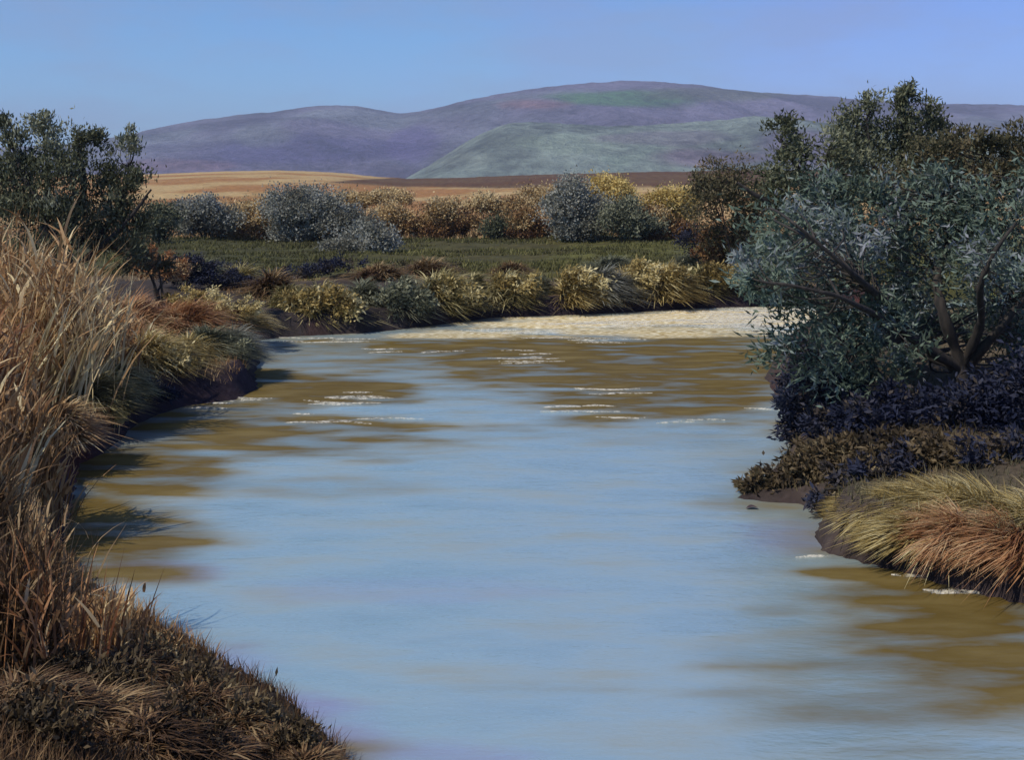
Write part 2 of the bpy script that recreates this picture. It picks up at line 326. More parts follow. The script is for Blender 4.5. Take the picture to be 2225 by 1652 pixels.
# ------------------------------------------------------------------ water
wx = np.arange(-16, 22, .12); wy = np.concatenate([np.arange(3.5, 24, .10), np.arange(24, 44, .14)])
WX, WY = np.meshgrid(wx, wy); wd = sdist(WX, WY)
sxp = (WX / WY * F + CX) / K; syp = (HZ + EYE / WY * F) / K
wn = fbm(WX * .35, WY * .9, 101, 5); wn2 = fbm(WX * 1.1, WY * 3.2, 111, 5)
silt_refl = np.zeros(WX.shape)  # brown silt patches, with bank reflections put into the water colour
gold = np.zeros(WX.shape)  # cream sand shallows, their sun glints put into the colour
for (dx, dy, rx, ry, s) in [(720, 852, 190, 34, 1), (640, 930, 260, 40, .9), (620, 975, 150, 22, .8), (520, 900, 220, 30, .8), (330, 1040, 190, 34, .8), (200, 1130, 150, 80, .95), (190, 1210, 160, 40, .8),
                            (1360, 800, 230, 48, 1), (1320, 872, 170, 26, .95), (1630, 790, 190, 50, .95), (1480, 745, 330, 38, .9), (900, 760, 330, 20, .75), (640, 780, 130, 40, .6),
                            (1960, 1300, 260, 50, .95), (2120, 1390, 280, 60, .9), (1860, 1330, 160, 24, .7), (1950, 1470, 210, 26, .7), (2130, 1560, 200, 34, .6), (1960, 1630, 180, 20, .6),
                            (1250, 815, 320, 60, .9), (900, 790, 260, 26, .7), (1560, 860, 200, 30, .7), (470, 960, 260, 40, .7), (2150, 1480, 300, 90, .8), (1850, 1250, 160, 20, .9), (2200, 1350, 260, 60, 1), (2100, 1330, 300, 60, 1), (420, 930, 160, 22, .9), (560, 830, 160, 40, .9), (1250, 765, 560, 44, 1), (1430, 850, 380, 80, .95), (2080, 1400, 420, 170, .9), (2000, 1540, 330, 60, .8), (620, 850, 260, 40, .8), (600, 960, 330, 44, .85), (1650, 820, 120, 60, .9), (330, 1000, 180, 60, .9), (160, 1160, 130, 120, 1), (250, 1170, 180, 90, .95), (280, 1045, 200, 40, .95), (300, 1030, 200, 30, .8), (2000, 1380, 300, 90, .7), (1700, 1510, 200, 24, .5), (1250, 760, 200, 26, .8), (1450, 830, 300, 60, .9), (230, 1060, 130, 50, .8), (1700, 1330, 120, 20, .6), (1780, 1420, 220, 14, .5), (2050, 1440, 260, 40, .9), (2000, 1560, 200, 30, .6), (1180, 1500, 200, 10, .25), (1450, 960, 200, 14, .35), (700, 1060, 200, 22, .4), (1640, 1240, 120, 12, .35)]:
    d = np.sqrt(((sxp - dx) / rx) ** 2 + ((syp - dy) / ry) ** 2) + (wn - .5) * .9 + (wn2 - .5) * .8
    silt_refl = np.maximum(silt_refl, s * sst(1.6, .5, d))
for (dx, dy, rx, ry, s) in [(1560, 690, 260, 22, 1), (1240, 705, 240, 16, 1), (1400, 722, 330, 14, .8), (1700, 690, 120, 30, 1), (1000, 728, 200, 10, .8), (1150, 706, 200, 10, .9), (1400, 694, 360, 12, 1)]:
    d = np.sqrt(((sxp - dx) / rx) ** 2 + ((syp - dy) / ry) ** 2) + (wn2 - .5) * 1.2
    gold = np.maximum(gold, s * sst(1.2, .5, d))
silt_refl = np.maximum(silt_refl, sst(.9, .0, -wd + (wn2 - .5) * .8) * .55)
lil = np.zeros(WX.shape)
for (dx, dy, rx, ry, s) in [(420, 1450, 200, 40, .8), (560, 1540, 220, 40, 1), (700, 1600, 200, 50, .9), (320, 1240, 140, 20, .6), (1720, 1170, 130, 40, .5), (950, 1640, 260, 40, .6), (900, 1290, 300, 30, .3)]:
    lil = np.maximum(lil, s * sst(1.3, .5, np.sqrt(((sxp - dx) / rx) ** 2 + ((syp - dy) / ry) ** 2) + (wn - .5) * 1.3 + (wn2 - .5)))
WC = np.stack([silt_refl, gold, lil], -1)
mw = bpy.data.materials.new('river_water'); mw.use_nodes = True; nt = mw.node_tree; nt.nodes.clear()
at = nt.nodes.new('ShaderNodeAttribute'); at.attribute_name = 'col'; sp = nt.nodes.new('ShaderNodeSeparateColor'); nt.links.new(at.outputs['Color'], sp.inputs[0])
g = nt.nodes.new('ShaderNodeNewGeometry')
def noise(scale, vec, det=4, rough=.55):
    mp = nt.nodes.new('ShaderNodeMapping'); mp.inputs['Scale'].default_value = vec; nt.links.new(g.outputs['Position'], mp.inputs[0])
    n = nt.nodes.new('ShaderNodeTexNoise'); n.inputs['Scale'].default_value = scale; n.inputs['Detail'].default_value = det; n.inputs['Roughness'].default_value = rough
    nt.links.new(mp.outputs[0], n.inputs[0]); return n
nA = noise(.8, (.7, 2.2, 1), 5, .55); nB = noise(5, (1, 2.8, 1), 5); nC = noise(1.1, (.5, 1.6, 1), 2)
mrA = nt.nodes.new('ShaderNodeMapRange'); mrA.inputs[1].default_value = .3; mrA.inputs[2].default_value = .7; mrA.inputs[3].default_value = -.34; mrA.inputs[4].default_value = .46
nt.links.new(nA.outputs[0], mrA.inputs[0])
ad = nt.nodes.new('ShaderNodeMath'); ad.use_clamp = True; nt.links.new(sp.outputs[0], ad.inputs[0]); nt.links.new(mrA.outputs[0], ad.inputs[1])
clear_r = ramp(nt, [(.3, (.30, .41, .43)), (.7, (.44, .54, .53))]); nt.links.new(nA.outputs[0], clear_r.inputs[0])
silt_refl_r = ramp(nt, [(.3, (.075, .048, .013)), (.5, (.115, .078, .022)), (.7, (.17, .125, .045))]); nt.links.new(nA.outputs[0], silt_refl_r.inputs[0])
mc = nt.nodes.new('ShaderNodeMix'); mc.data_type = 'RGBA'; nt.links.new(ad.outputs[0], mc.inputs[0]); ml = nt.nodes.new('ShaderNodeMix'); ml.data_type = 'RGBA'; ml.inputs[7].default_value = (.34, .33, .50, 1); nt.links.new(sp.outputs[2], ml.inputs[0]); nt.links.new(clear_r.outputs[0], ml.inputs[6]); nt.links.new(ml.outputs[2], mc.inputs[6]); nt.links.new(silt_refl_r.outputs[0], mc.inputs[7])
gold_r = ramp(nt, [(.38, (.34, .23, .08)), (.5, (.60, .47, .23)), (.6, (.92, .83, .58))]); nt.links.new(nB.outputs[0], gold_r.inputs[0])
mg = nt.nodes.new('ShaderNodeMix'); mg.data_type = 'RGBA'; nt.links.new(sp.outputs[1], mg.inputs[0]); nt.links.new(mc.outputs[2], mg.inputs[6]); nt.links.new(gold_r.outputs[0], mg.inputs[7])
bm1 = nt.nodes.new('ShaderNodeBump'); bm1.inputs['Strength'].default_value = .38; bm1.inputs['Distance'].default_value = .04; nt.links.new(nB.outputs[0], bm1.inputs['Height'])
bm2 = nt.nodes.new('ShaderNodeBump'); bm2.inputs['Strength'].default_value = .35; bm2.inputs['Distance'].default_value = .11; nt.links.new(nC.outputs[0], bm2.inputs['Height']); nt.links.new(bm1.outputs[0], bm2.inputs['Normal'])
df = nt.nodes.new('ShaderNodeBsdfDiffuse'); nt.links.new(mg.outputs[2], df.inputs[0])
gl = nt.nodes.new('ShaderNodeBsdfGlossy'); gl.inputs['Roughness'].default_value = .22; gl.inputs[0].default_value = (.82, .93, .86, 1); nt.links.new(bm2.outputs[0], gl.inputs['Normal'])
lw = nt.nodes.new('ShaderNodeLayerWeight'); lw.inputs[0].default_value = .35; nt.links.new(bm2.outputs[0], lw.inputs['Normal'])
f1 = nt.nodes.new('ShaderNodeMapRange'); f1.inputs[3].default_value = .36; f1.inputs[4].default_value = .74; nt.links.new(lw.outputs['Facing'], f1.inputs[0])
sm = nt.nodes.new('ShaderNodeMath'); sm.operation = 'MULTIPLY_ADD'; sm.inputs[1].default_value = -.93; sm.inputs[2].default_value = 1; 
mxv = nt.nodes.new('ShaderNodeMath'); mxv.operation = 'MAXIMUM'; nt.links.new(ad.outputs[0], mxv.inputs[0]); nt.links.new(sp.outputs[1], mxv.inputs[1]); nt.links.new(mxv.outputs[0], sm.inputs[0])
fm = nt.nodes.new('ShaderNodeMath'); fm.operation = 'MULTIPLY'; nt.links.new(f1.outputs[0], fm.inputs[0]); nt.links.new(sm.outputs[0], fm.inputs[1])
ms = nt.nodes.new('ShaderNodeMixShader'); nt.links.new(fm.outputs[0], ms.inputs[0]); nt.links.new(df.outputs[0], ms.inputs[1]); nt.links.new(gl.outputs[0], ms.inputs[2])
o_ = nt.nodes.new('ShaderNodeOutputMaterial'); nt.links.new(ms.outputs[0], o_.inputs[0])
wz = (fbm(WX * 1.2, WY * 3.0, 131, 3) - .5) * .02
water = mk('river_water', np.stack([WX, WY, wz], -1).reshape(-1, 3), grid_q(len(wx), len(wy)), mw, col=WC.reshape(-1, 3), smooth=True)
keep_none = tag(water, kind='structure')

# ------------------------------------------------------------------ plant builders
SEED = [100]
def rg():
    SEED[0] += 1; return np.random.default_rng(SEED[0])

def tussock(name, label, group, dx, Y, w_, h_, mat, n=900, bend=(0, 0), wid=.02, droop=.75, cat='grass tuft', zb=None, ragged=.5, dep=.8, zfl=-.05):
    """clump of arching blades; w_ and h_ in metres"""
    rng = rg(); x0 = px(dx, Y); z0 = (H(x0, Y) if zb is None else zb) - .06
    r = np.sqrt(rng.uniform(0, 1, n)) * w_ * .36; th = rng.uniform(0, 2 * np.pi, n)
    ox = np.cos(th) * r; oy = np.sin(th) * r * dep
    bx = x0 + ox; by = Y + oy; bz = height(bx, by) if zb is None else np.full(n, zb); bz = np.maximum(bz, z0 - .35) - .04
    B = np.stack([bx, by, bz], 1)
    k = np.floor(rng.uniform(0, 14, n)).astype(int); ka = rng.uniform(0, 2 * np.pi, 14); kt = rng.uniform(-.22, .22, 14)     # locks of grass that lie the same way
    Hd = np.stack([ox / (w_ * .36) * 1.1 + bend[0] + .45 * np.cos(ka[k]), oy / (w_ * .36) * 1.1 + bend[1] + .45 * np.sin(ka[k])], 1) + rng.normal(size=(n, 2)) * .22
    m = np.linalg.norm(Hd, axis=1); Hd /= m[:, None] + 1e-6
    lean = np.clip(.18 * m + rng.normal(size=n) * .08, .02, .85); L = h_ * (1 - ragged * rng.uniform(0, 1, n) ** 1.5) * 1.15
    dr = np.clip(droop * m * .62 + rng.normal(size=n) * .1, .02, 1.25)
    T = np.clip(rng.beta(2, 2.6, n) + kt[k], 0, 1)
    W = wid * rng.uniform(.5, 1.5, n)
    V, Q, T = blades(rng, B, L, W, Hd, lean, dr, T)
    lo = z0 + zfl * h_; zz = V[:, 2]; V[:, 2] = np.where(zz < lo, lo - (lo - zz) * .25, zz)
    o = mk(name, V, Q, mat, tint=T, loc=(x0, Y, z0)); return tag(o, label, cat, group)

def mound(name, label, group, dx, Y, w_, h_, mat, n=1500, wid=.02, bl=.55, bend=(0, 0), sag=0.0, cat='grass tuft', dep=.8, rise=0.0, rand=.25):
    """rounded hummock of grass: blades rooted all over a low dome and falling outwards in locks"""
    rng = rg(); x0 = px(dx, Y); z0 = H(x0, Y) - .05 + rise
    u = rng.uniform(0, 1, n) ** .55; th = rng.uniform(0, 2 * np.pi, n); lump = 1 + .25 * np.sin(th * 3 + rng.uniform(0, 6)) * rng.uniform(.3, 1)
    rx = w_ * .34; ox = np.cos(th) * u * rx * lump; oy = np.sin(th) * u * rx * dep * lump
    zz = h_ * .62 * np.sqrt(np.clip(1 - u * u, 0, 1)) * rng.uniform(.35, 1, n) - sag * u * u
    B = np.stack([x0 + ox, Y + oy, np.maximum(z0 + zz, .03)], 1)
    kk = 22; kc = rng.uniform(0, 2 * np.pi, kk); kr = rng.uniform(0, 1, kk) ** .5
    dd = (u[:, None] * np.cos(th)[:, None] - (kr * np.cos(kc))[None]) ** 2 + (u[:, None] * np.sin(th)[:, None] - (kr * np.sin(kc))[None]) ** 2
    k = dd.argmin(1); kt = rng.uniform(-.32, .32, kk); kd = rng.normal(size=(kk, 2)) * .5
    Hd = np.stack([np.cos(th) * (.3 + u), np.sin(th) * (.3 + u)], 1) + np.array(bend)[None] + kd[k] + rng.normal(size=(n, 2)) * rand
    m = np.linalg.norm(Hd, axis=1); Hd /= m[:, None] + 1e-6
    L = h_ * bl * rng.uniform(.5, 1.3, n) * (1 + .25 * (kt[k] * 3)); lean = np.clip(.25 + .35 * u + rng.normal(size=n) * .12, .02, .9)
    dr = np.clip(.45 + .75 * u + rng.normal(size=n) * .2, .05, 1.5); T = np.clip(rng.beta(2.2, 2.6, n) + kt[k], 0, 1)
    V, Q, T = blades(rng, B, L, wid * rng.uniform(.5, 1.5, n), Hd, lean, dr, T)
    V[:, 2] = np.maximum(V[:, 2], .02)
    return tag(mk(name, V, Q, mat, tint=T, loc=(x0, Y, z0)), label, cat, group)
def nearest(P, c):
    d = np.linalg.norm(P - c, axis=1); return P[np.argmin(d + .25 * np.abs(P[:, 2] - c[2]))]

def woody(name, label, group, cat, base, limbs, lobes, mat, bmat, leaf=.09, lw=.03, per=46, clumps=1.0, up=(0, 0, .5), spread=.8, csz=.26, r0=.12, part=('trunk', 'crown'), flat=1.0, shell=.45):
    """tree or bush: limbs = list of polylines (world points, first one starts at base); lobes = (centre, rx, ry, rz, tint, density)"""
    rng = rg(); root = empty(name, base, label, cat, group)
    A = Acc(); S = []
    for (pts, ra, rb) in limbs:
        P = smooth_path(pts, 7); P = P + np.cumsum(rng.normal(size=P.shape) * .008, 0) * np.linspace(0, 1, len(P))[:, None]
        r = np.linspace(ra, rb, len(P)) * (1 + .12 * rng.normal(size=len(P))); V, Q = tube(P, np.maximum(r, .004), 8); A.add(V, Q, np.zeros(len(Q))); S.append(P)
    SP = np.concatenate(S); LV = Acc()
    for (c, rx, ry, rz, t0, den) in lobes:
        c = np.array(c, float); vol = rx * ry * rz
        nc = max(6, int(clumps * den * 58 * (vol ** .62)))
        v = rng.normal(size=(nc, 3)); v /= np.linalg.norm(v, axis=1)[:, None]; rr = rng.uniform(0, 1, nc) ** shell
        cc = c + v * rr[:, None] * np.array([rx, ry, rz]) * rng.uniform(.8, 1.13, (nc, 1))
        start = nearest(SP, c - np.array([0, 0, rz * .5])); hub = c - np.array([0, 0, rz * .3])
        for q in range(nc):
            s_ = nearest(SP, cc[q]) if rng.uniform() < .6 else nearest(SP, hub)
            mid = (s_ + cc[q]) / 2 + rng.normal(size=3) * .10 * np.linalg.norm(cc[q] - s_) - np.array([0, 0, .04])
            P = smooth_path([s_, mid, cc[q]], 4); ln = np.linalg.norm(cc[q] - s_)
            V, Q = tube(P, np.linspace(min(.010 + .008 * ln, .035), .004, len(P)), 4); A.add(V, Q, np.zeros(len(Q)))
        tq = np.clip(t0 + rng.normal(size=nc) * .23, 0, 1)
        k = per; idx = np.repeat(np.arange(nc), k)
        sz = csz * rng.uniform(.6, 1.35, nc) * min(1, (min(rx, rz) / .75) ** .8 + .12)
        off = rng.normal(size=(nc * k, 3)) * np.array([.55, .55, .45 * flat]) * sz[idx][:, None]
        out_ = (cc - c) / np.array([rx, ry, rz]); D = np.array(up)[None] + out_[idx] * .5
        V, Q, T = leaves(rng, cc[idx] + off, leaf, lw, D, spread, np.clip(tq[idx] + rng.normal(size=nc * k) * .07, 0, 1))
        LV.add(V, Q, T)
    V, Q, T = A.get(); mk(part[0], V, Q, bmat, root, loc=base, smooth=True)
    V, Q, T = LV.get(); mk(part[1], V, Q, mat, root, tint=T, loc=base)
    return root

def bush(name, label, group, dx, Y, lob, mat, bmat=None, dens=1.0, leaf=.08, lw=.035, per=40, cat='bush', csz=.24, up=(0, 0, .5), basedx=None, depth=.75, spread=.8):
    """lob: (dx, dy, rx, ry, tint) in picture units at distance Y"""
    s = Y / F * K; bx = px(basedx if basedx is not None else dx, Y); bz = H(bx, Y); base = (bx, Y, bz)
    rng = rg(); L = []; limbs = []
    for i, (lx, ly, rx, ry, t) in enumerate(lob):
        dy_ = (rng.uniform(-.5, .5) * rx * s * depth); c = (px(lx, Y), Y + dy_, pz(ly, Y))
        L.append((c, rx * s, max(rx * s * depth, ry * s * .6), ry * s, t, dens))
        m = ((base[0] * .6 + c[0] * .4) + rng.normal() * .1, Y + dy_ * .4, bz + (c[2] - bz) * .45)
        limbs.append(([base, m, (c[0], c[1], c[2] + ry * s * .3)], .05, .012))
    return woody(name, label, group, cat, base, limbs, L, mat, bmat or BARKB, leaf, lw, per, 1.0, up, spread, csz, part=('stem', 'foliage'))

# ---- trees on the right
def LP(Y, *pts):       # picture polyline -> world points at depth Y + dy
    return [(px(p[0], Y + (p[2] if len(p) > 2 else 0)), Y + (p[2] if len(p) > 2 else 0), pz(p[1], Y + (p[2] if len(p) > 2 else 0))) for p in pts]
def LB(Y, lst):
    s = Y / F * K; o = []
    for (lx, ly, rx, ry, dy, t, d) in lst: o.append(((px(lx, Y + dy), Y + dy, pz(ly, Y + dy)), rx * s, (rx + ry) * .5 * s * .8, ry * s, t, d))
    return o
Yt = 16.5; bx = px(2085, Yt); base = (bx, Yt, H(bx, Yt))
gz = base[2]
woody('willow_tree', 'large grey-green willow with forked dark trunk leaning over the river at right', 'riverside trees', 'tree', base,
      [([base] + LP(Yt, (2085, 790), (2050, 690, -.2), (2035, 610), (2060, 520, .3), (2040, 440, .5)), .12, .025),
       (LP(Yt, (2085, 800), (2000, 745, -.4), (1930, 660, -1.2), (1850, 585, -1.9), (1750, 490, -2.2)), .09, .02),
       (LP(Yt, (2010, 760, -.3), (1930, 700, -1.2), (1800, 640, -2.2), (1640, 610, -2.4)), .06, .014),
       (LP(Yt, (2095, 790), (2130, 700, -.6), (2130, 600, -1.4), (2200, 480, -1.6)), .08, .02),
       (LP(Yt, (2105, 790), (2170, 720, -.5), (2240, 640, -.6), (2330, 560, -.3)), .09, .02),
       (LP(Yt, (2090, 800), (2010, 770, .6), (1900, 700, 1.1), (1880, 560, 1.3), (1830, 470, 1.3)), .09, .02),
       (LP(Yt, (1960, 740, -.6), (1870, 760, -1.2), (1760, 790, -1.6)), .05, .012)],
      LB(Yt, [(1870, 480, 120, 85, .3, .55, 1), (1730, 500, 110, 80, -.3, .55, .8), (1680, 600, 100, 60, -1.1, .5, .8), (1800, 590, 120, 70, -.9, .55, .7), (1960, 560, 110, 90, .6, .6, .8),
               (2060, 480, 120, 90, .4, .5, .9), (2180, 480, 120, 90, 0, .55, .9), (2150, 600, 120, 80, -.4, .75, .7), (2000, 640, 90, 70, 1.0, .45, .6), (1850, 690, 120, 50, -1.2, .4, .7),
               (2230, 680, 90, 90, .2, .35, .8), (1840, 500, 60, 50, -1.0, .9, .5), (2150, 560, 60, 60, -1.2, .95, .5), (1870, 780, 110, 60, -1.4, .35, .8), (1750, 760, 80, 60, -1.5, .3, .7),
               (1790, 700, 90, 40, -.9, .35, .9), (1900, 420, 60, 40, .2, .6, .9), (2240, 400, 80, 60, .3, .5, .9), (2300, 560, 120, 120, .5, .5, .8), (1980, 760, 90, 60, .8, .3, .6), (2010, 700, 110, 60, 2.2, .3, .8), (2160, 700, 110, 70, 2.2, .35, .9), (2240, 790, 100, 60, 1.8, .3, .9), (1930, 760, 90, 50, 2.2, .25, .8), (1660, 560, 60, 40, -1.8, .55, .8), (1640, 620, 50, 30, -2.0, .5, .8), (1800, 420, 80, 50, .2, .6, 1), (2050, 400, 80, 50, .6, .55, .9)]),
      TEAL, BARK, .14, .036, 78, 1.0, (-.2, 0, .2), .75, .36)
Yb = 24.0
def tree(label, dx, Y, limbs, lobes, mat, **k):
    x = px(dx, Y); b = (x, Y, H(x, Y)); return woody('olive_tree', label, 'riverside trees', 'tree', b, [([b] + LP(Y, *limbs[0]), .17, .03)] + [(LP(Y, *l), .09, .02) for l in limbs[1:]], LB(Y, lobes), mat, BARK, **k)
tree('tallest dark olive tree with a pointed top, behind the grey-green willow', 1960, Yb,
     [[(1960, 560), (1965, 420), (1975, 330), (1966, 230)], [(1965, 430), (2000, 350, .3), (2030, 260, .3)], [(1965, 470), (1900, 360, -.4), (1890, 260, -.4)], [(1962, 500), (2060, 390, .4), (2110, 330, .5)]],
     [(1966, 185, 10, 26, 0, .35, 2.5), (1966, 222, 20, 26, 0, .35, 2.2), (1968, 270, 40, 40, 0, .35, 1.6), (2016, 248, 22, 34, .3, .4, 1.6), (2040, 285, 22, 26, .3, .5, 1), (1892, 225, 30, 26, -.3, .5, 1.0), (1845, 265, 24, 30, -.4, .6, .9), (1890, 300, 60, 60, 0, .5, .8),
      (1985, 350, 80, 60, 0, .4, 1.3), (1840, 330, 60, 50, .2, .5, 1.2), (2080, 390, 80, 60, .5, .4, 1.2), (2080, 330, 60, 40, .3, .45, .8), (1900, 400, 80, 60, -.3, .35, .8), (2040, 430, 90, 60, .3, .3, .8)], OLIVE, leaf=.12, lw=.042, per=84, up=(0, 0, .9), csz=.34)
tree('round-topped dark olive tree at the left edge of the trees on the right bank', 1800, 22.0,
     [[(1790, 600), (1760, 520), (1755, 440), (1735, 370), (1700, 300)], [(1752, 450), (1790, 370, .3), (1800, 320)], [(1750, 480), (1650, 430, -.4), (1600, 400, -.5)]],
     [(1702, 278, 38, 26, 0, .3, 1.3), (1725, 320, 60, 36, 0, .35, 1.1), (1800, 330, 60, 50, .3, .6, .8), (1700, 385, 60, 50, -.2, .35, 1), (1785, 420, 70, 50, .2, .3, .8), (1850, 350, 40, 60, .4, .55, .7), (1700, 450, 60, 50, -.2, .35, .8)], OLIVE, leaf=.12, lw=.042, per=84, up=(0, 0, .6), csz=.34)
tree('broad brown-olive tree with a sloping shoulder at the right edge of the picture', 2150, 22.0,
     [[(2120, 560), (2090, 450), (2110, 390), (2150, 330)], [(2095, 460), (2180, 400, .3), (2230, 340)], [(2100, 500), (2020, 420, -.4)]],
     [(2090, 300, 50, 28, 0, .3, 1.2), (2145, 318, 50, 30, 0, .3, 1.2), (2185, 360, 60, 40, 0, .5, .9), (2100, 380, 90, 50, 0, .65, .9), (2215, 330, 50, 50, .4, .55, 1.2), (2225, 380, 60, 60, 0, .5, 1.1), (2020, 340, 60, 40, 0, .4, 1), (1960, 420, 70, 50, 0, .5, .9), (2250, 420, 80, 80, 0, .5, .8), (2060, 440, 80, 50, -.2, .6, .8), (2320, 380, 90, 90, 0, .5, .8)], OLIVE2, leaf=.12, lw=.042, per=84, up=(0, 0, .6), csz=.34)
bush('loose_bush', 'loose brownish olive bush at the left foot of the right-hand trees', 'bushes on the right bank', 1600, 37, [(1590, 380, 60, 40, .5), (1550, 430, 70, 50, .4), (1640, 440, 60, 50, .35), (1600, 500, 80, 40, .3), (1530, 400, 40, 36, .6)], OLIVE2, dens=.9, leaf=.13, lw=.055, per=55, csz=.34)
bush('loose_bush', 'dark rusty bush low between the willow and the green meadow', 'bushes on the right bank', 1600, 38, [(1560, 520, 60, 24, .25), (1620, 545, 50, 22, .7), (1540, 555, 50, 20, .15)], BROWN, dens=1, leaf=.13, lw=.055, per=55, csz=.34)
# low brush under the trees
for i, (dx, Y, bdx, lob, lab) in enumerate([
    (1800, 15.6, 1860, [(1790, 850, 80, 40, .25), (1740, 885, 50, 30, .2), (1860, 830, 60, 40, .2)], 'dark low bush overhanging the water left of the willow trunk'),
    (1900, 14.8, 1900, [(1880, 910, 100, 50, .15), (1960, 880, 80, 50, .1), (1810, 935, 70, 34, .3)], 'blue-black brush in the shade directly under the willow'),
    (2060, 14.6, 2060, [(2060, 900, 100, 60, .15), (2150, 870, 80, 70, .1)], 'dark brush right below the willow trunk fork'),
    (1760, 19.5, 1800, [(1760, 780, 60, 50, .35), (1730, 830, 50, 30, .3), (1820, 760, 60, 50, .3)], 'dark bush at the water behind the lowest willow branches'),
    (1740, 16.0, 1820, [(1735, 930, 40, 34, .1), (1780, 915, 50, 40, .1), (1790, 965, 70, 34, .3), (1730, 880, 34, 24, .15)], 'dark bush at the notch of the bank left of the willow'),
    (2200, 14.2, 2200, [(2200, 880, 90, 90, .15), (2260, 820, 80, 80, .2), (2160, 960, 80, 40, .35)], 'tall dark brush at the right edge of the picture under the trees'),
    (1780, 14.1, 1830, [(1770, 1000, 80, 40, .5), (1850, 985, 80, 44, .4), (1720, 1030, 60, 34, .5), (1800, 1050, 90, 40, .45)], 'dark brown brush on the tongue of bank pointing into the river'),
    (1860, 13.1, 1900, [(1830, 1040, 70, 30, .45), (1900, 1020, 70, 34, .4), (1790, 1075, 50, 22, .4), (1980, 1010, 70, 30, .3)], 'dark brush hugging the near side of the bank tongue beside the golden grass'),
    (1940, 13.4, 1940, [(1940, 1000, 100, 50, .45), (2030, 980, 90, 50, .35), (1860, 1040, 70, 36, .5)], 'dark brown brush between the willow and the golden grass'),
    (2120, 13.0, 2120, [(2120, 990, 90, 44, .45), (2200, 980, 80, 44, .35)], 'dark brush just above the golden grass at the right edge'),
    (1690, 13.9, 1760, [(1690, 1045, 60, 24, .5), (1640, 1062, 44, 16, .6), (1740, 1050, 60, 26, .4), (1800, 1065, 60, 30, .3), (1700, 1075, 70, 14, .5)], 'lowest dark sprigs at the very tip of the bank tongue')]):
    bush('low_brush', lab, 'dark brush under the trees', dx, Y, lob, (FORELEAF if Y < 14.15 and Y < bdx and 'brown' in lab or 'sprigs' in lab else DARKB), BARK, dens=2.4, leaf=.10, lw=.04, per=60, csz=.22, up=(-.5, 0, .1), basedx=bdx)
# golden overhanging grass on the right
for i, (dx, Y, w_, h_, lab, m) in enumerate([
    (1915, 12.15, .75, .20, 'golden grass tuft at the tip of the right bank, above the dark undercut', GOLD),
    (1985, 11.95, .85, .24, 'golden grass tuft second from the tip of the right bank', GOLD),
    (2060, 11.9, .95, .28, 'tallest pale gold grass tuft arching over the right bank', GOLD),
    (2145, 11.6, 1.0, .28, 'golden grass tuft in the middle of the right bank tufts', GOLD),
    (2225, 11.3, 1.0, .28, 'golden grass tuft cut by the right edge of the picture', GOLD),
    (1990, 11.45, .7, .22, 'rusty grass tuft hanging over the water from the right bank', GOLD),
    (2090, 11.15, .75, .24, 'rusty brown grass tuft low on the right bank near the edge', RUST),
    (2200, 10.9, .8, .26, 'reddish grass tuft lowest at the right edge of the picture', RUST),
    (2300, 11.2, 1.0, .32, 'golden grass tuft half out of the picture at the right', GOLD)]):
    mound('grass_tuft', lab, 'golden grass tufts on the right bank', dx, Y, w_ * 1.45, h_ * .88, m, n=2600, wid=.016, bl=1.35, bend=(-1.2, -.1), sag=.10, rand=.26, rise=-.16)

# ---- far bank tussocks
fb = [(625, 34.3, 1.5, .9, TUSG, 'dark-footed olive tuft at the left end of the far bank'), (700, 33.6, 2.2, 1.0, TUSG, 'arching olive-gold tuft, second from the left on the far bank'), (790, 34.5, 1.8, .9, SAGE2, 'grey-green low tuft right of the arching olive tuft on the far bank'),
      (870, 33.8, 2.0, 1.05, SAGE2, 'grey tuft below the long grey bush on the far bank'), (960, 33.6, 2.4, 1.25, TUSG, 'big drooping olive-gold tuft at the start of the bright shallows'), (1030, 35.5, 1.6, .8, TUSG, 'small olive tuft behind the big drooping one on the far bank'),
      (1100, 34.3, 2.2, 1.0, TUSG, 'olive tuft left of the dark gap in the far bank'), (1170, 36.0, 1.5, .7, SAGE2, 'small grey tuft behind the dark gap in the far bank'), (1250, 34.0, 2.0, 1.05, GOLD, 'pale gold tuft with curling blades in the middle of the far bank'),
      (1310, 35.2, 1.8, 1.1, SAGE, 'grey sage tuft behind the pale gold curling tuft'), (1370, 34.8, 2.2, 1.1, GOLD, 'large round pale gold tuft above the bright shallows'), (1450, 35.0, 2.2, 1.15, GOLD, 'golden olive tuft right of the large round one'),
      (1530, 35.4, 2.0, 1.0, TUSG, 'olive tuft near the right end of the far bank'), (1600, 35.8, 1.8, 1.0, GOLD, 'yellowish tuft where the far bank meets the trees'), (1680, 36, 2.0, 1.0, SAGE2, 'dim grey tuft on the far bank behind the willow leaves')]
FB2 = [(930, 36.5, 2.2, .9, BROWN_B, 'russet tuft on the meadow edge above the big drooping tuft'), (1110, 37.5, 1.8, .8, BROWN_B, 'brown tuft on the meadow edge in the middle of the picture'), (820, 35.0, 2.0, .8, BROWN_B, 'dull brown tuft on the meadow edge right of the dark shrubs'),
  (1330, 38.5, 2.0, .9, SAGE2, 'grey tuft on the meadow edge behind the round pale gold tuft'), (1510, 40, 2.0, .9, SAGE2, 'grey-olive tuft on the meadow edge near the trees'), (1610, 39, 1.6, 1.0, YEL, 'yellow flowering tuft under the loose bush by the trees')]
